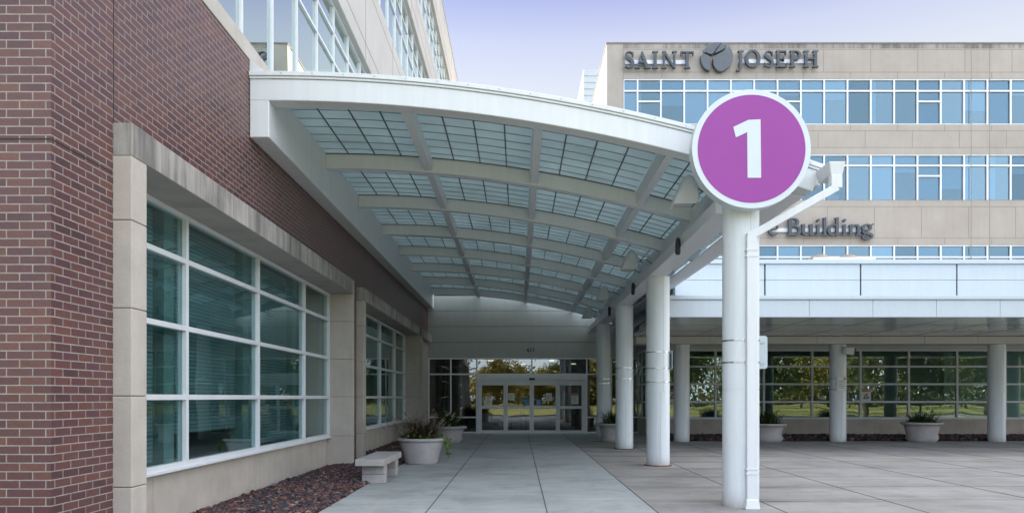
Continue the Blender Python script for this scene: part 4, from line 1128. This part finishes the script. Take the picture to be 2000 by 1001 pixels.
# ------------------------------------------------------------------ trees on the lawn across from the entrance (seen in the glass)
def tree_mesh(seed, H, cr, pal, nl, trunkh):
    random.seed(seed); r_ = np.random.default_rng(seed)
    tr = MB(); base = [(0,0,-.1), (.05,.02,H*.2), (-.04,.05,H*.45), (.02,0,H*.8)]
    tr.tube(base, [.05*H**.8*.45, .04*H**.8*.4, .03*H**.8*.35, .02], 10)
    cents = []
    for k in range(11):
        a = random.uniform(0, 6.283); z0 = random.uniform(trunkh*.8, H*.6); L_ = cr*random.uniform(.55, .95); up = random.uniform(.3, 1.0)*L_
        e = (math.cos(a)*L_, math.sin(a)*L_, min(H*.95, z0+up)); md = (e[0]*.5, e[1]*.5, z0+up*.35)
        tr.tube([(0,0,z0), md, e], [.08, .05, .015], 6); cents += [e, md]
    cents += [(random.gauss(0, cr*.25), random.gauss(0, cr*.25), random.uniform(H*.6, H*.95)) for _ in range(12)]
    mb, cl = MB(), []
    per = nl//len(cents)
    for c_ in cents:
        sz = cr*random.uniform(.28, .45); tone = random.uniform(.7, 1.3)
        pts = [(c_[0]+random.gauss(0, sz*.55), c_[1]+random.gauss(0, sz*.55), c_[2]+random.gauss(0, sz*.45)) for _ in range(per)]
        leaves(mb, cl, pts, .20, [tuple(v*tone for v in p) for p in pal])
    return tr, mb, cl
KINDS = [tree_mesh(11, 9.5, 3.4, [(.085,.105,.028), (.12,.13,.035), (.06,.085,.025)], 6500, 2.0),
         tree_mesh(12, 7.5, 3.0, [(.24,.20,.045), (.18,.18,.045), (.28,.21,.05)], 5500, 1.4),
         tree_mesh(13, 11.5, 4.2, [(.075,.10,.028), (.10,.115,.033), (.14,.14,.04)], 8000, 2.6)]
KL = ['broad green tree on the lawn facing the entrance', 'small yellowing tree on the lawn facing the entrance', 'tall green shade tree on the lawn facing the entrance']
protos = []
for (tr, mb, cl), lb in zip(KINDS, KL):
    t = thing('lawn_tree', lb, 'tree', (0, 0, 0), 'trees on the lawn facing the entrance')
    tr.build('trunk', M['bark'], t); mb.build('crown', M['leaf'], t, cols=cl); protos.append(t)
random.seed(5)
SPOTS = [(27, -2.0, 2), (21, -8, 0), (33, -5, 0), (41, -9, 2), (15, -14, 0), (50, -12, 0), (-9, -40, 0), (-3, -58, 1), (3.5, -62, 1), (-6, -66, 1), (9, -60, 1), (14, -64, 0), (-13, -52, 2), (20, -46, 1), (27, -36, 0), (34, -33, 1), (42, -38, 2),
         (52, -30, 0), (62, -36, 1), (-22, -30, 1), (60, -12, 2), (0, -72, 1), (7, -74, 0), (17, -66, 1), (25, -54, 2), (36, -52, 0), (46, -54, 2), (56, -50, 2), (70, -20, 0), (78, -34, 2), (-30, -44, 2), (-16, -54, 0), (66, -54, 2), (86, -48, 2)]
used = set()
for x, y, k in SPOTS:
    o = protos[k] if k not in used else copy_tree(protos[k], (0,0,0)); used.add(k)
    o.location = (x, y, 0); o.rotation_euler.z = random.uniform(0, 6.28); s_ = random.uniform(.85, 1.15); o.scale = (s_, s_, s_*random.uniform(.9, 1.1))

mb, cl = MB(), []
pts = []
for k in range(430):
    cx, cy, cz, r_ = random.uniform(-70, 120), random.uniform(-88, -78), 5.2*random.random()**1.5+.4, random.uniform(1.2, 2.4)
    pts.append((cx, cy, cz, r_))
for cx, cy, cz, r_ in pts:
    tone = random.uniform(.6, 1.3); pal = random.choice([[(.07,.085,.025), (.10,.11,.03)], [(.14,.12,.03), (.10,.10,.03)]])
    leaves(mb, cl, [(cx+random.gauss(0, r_*.6), cy+random.gauss(0, r_*.5), max(.1, cz+random.gauss(0, r_*.5))) for _ in range(70)], .45, [tuple(v*tone for v in p) for p in pal])
tag(mb.build('woodland', M['leaf'], cols=cl), 'far wood edge beyond the lawn, seen in the window glass', 'woods', kind='stuff')

# ------------------------------------------------------------------ light, sky, camera
SKY_FILL, GRAD = .58, .145
EL, AZ = 33.0, 80.0       # sun height; angle from +Y towards -X
sun = bpy.data.lights.new('sun', 'SUN'); sun.energy = 5.0; sun.angle = R(.53); sun.color = (1, .93, .82)
so = bpy.data.objects.new('sun', sun); C.objects.link(so)
sd = Vector((-math.sin(R(AZ))*math.cos(R(EL)), math.cos(R(AZ))*math.cos(R(EL)), math.sin(R(EL))))
so.rotation_euler = sd.to_track_quat('Z', 'Y').to_euler(); so.location = (-30, 20, 40)
wd_ = bpy.data.worlds.new('World'); bpy.context.scene.world = wd_; wd_.use_nodes = True
nt = wd_.node_tree; nt.nodes.clear()
sky = N(nt, 'ShaderNodeTexSky'); sky.sky_type = 'NISHITA'; sky.sun_disc = False
sky.sun_elevation = R(EL); sky.sun_rotation = R(-AZ); sky.air_density = 1.0; sky.dust_density = 1.5; sky.ozone_density = 2.0
bg = N(nt, 'ShaderNodeBackground'); bg.inputs[1].default_value = .018
nt.links.new(sky.outputs[0], bg.inputs[0])
# sky gradient: whitish towards the horizon, lavender higher up
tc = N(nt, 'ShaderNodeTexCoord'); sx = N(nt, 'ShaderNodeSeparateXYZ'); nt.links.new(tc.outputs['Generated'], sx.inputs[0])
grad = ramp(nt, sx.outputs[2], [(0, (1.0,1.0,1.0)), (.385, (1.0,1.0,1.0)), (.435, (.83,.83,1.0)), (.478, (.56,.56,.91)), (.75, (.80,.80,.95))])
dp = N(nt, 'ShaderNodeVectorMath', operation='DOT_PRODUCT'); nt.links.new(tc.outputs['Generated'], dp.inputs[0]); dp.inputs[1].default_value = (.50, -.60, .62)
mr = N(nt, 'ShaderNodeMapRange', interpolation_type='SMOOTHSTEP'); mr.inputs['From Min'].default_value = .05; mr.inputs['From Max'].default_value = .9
mr.inputs['To Min'].default_value = 0; mr.inputs['To Max'].default_value = SKY_FILL  # unseen bright sky added overhead and behind the camera to fill the shade
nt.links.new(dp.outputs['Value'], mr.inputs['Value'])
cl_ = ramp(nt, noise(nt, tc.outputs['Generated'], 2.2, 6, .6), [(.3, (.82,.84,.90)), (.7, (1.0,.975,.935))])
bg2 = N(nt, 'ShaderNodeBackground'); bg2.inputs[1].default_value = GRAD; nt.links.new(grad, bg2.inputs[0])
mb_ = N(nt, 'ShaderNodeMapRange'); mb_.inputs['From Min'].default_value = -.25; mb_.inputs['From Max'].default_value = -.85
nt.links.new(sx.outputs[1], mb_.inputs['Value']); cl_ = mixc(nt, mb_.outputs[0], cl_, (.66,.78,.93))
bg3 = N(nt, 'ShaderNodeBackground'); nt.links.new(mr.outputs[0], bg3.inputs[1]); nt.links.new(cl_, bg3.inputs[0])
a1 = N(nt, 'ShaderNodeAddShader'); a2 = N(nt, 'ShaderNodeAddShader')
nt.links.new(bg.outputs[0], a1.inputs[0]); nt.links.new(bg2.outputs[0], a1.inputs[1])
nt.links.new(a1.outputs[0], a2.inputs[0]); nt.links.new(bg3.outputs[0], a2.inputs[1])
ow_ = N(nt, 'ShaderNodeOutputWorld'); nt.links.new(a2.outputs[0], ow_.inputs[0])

cam = bpy.data.cameras.new('camera'); co = bpy.data.objects.new('camera', cam); C.objects.link(co)
co.location = (0, 0, EYE); co.rotation_euler = (R(90), 0, 0)
cam.sensor_width = 36; cam.lens = 36*1425/2000; cam.shift_x = -13/2000; cam.shift_y = 274.5/2000
cam.clip_start = .05; cam.clip_end = 2000
sc = bpy.context.scene; sc.camera = co
sc.view_settings.view_transform = 'Standard'; sc.view_settings.look = 'None'; sc.view_settings.gamma = 1
sc.view_settings.exposure = 2.2
sc.cycles.use_denoising = True
sc.cycles.max_bounces = 10; sc.cycles.transparent_max_bounces = 16; sc.cycles.sample_clamp_indirect = 6
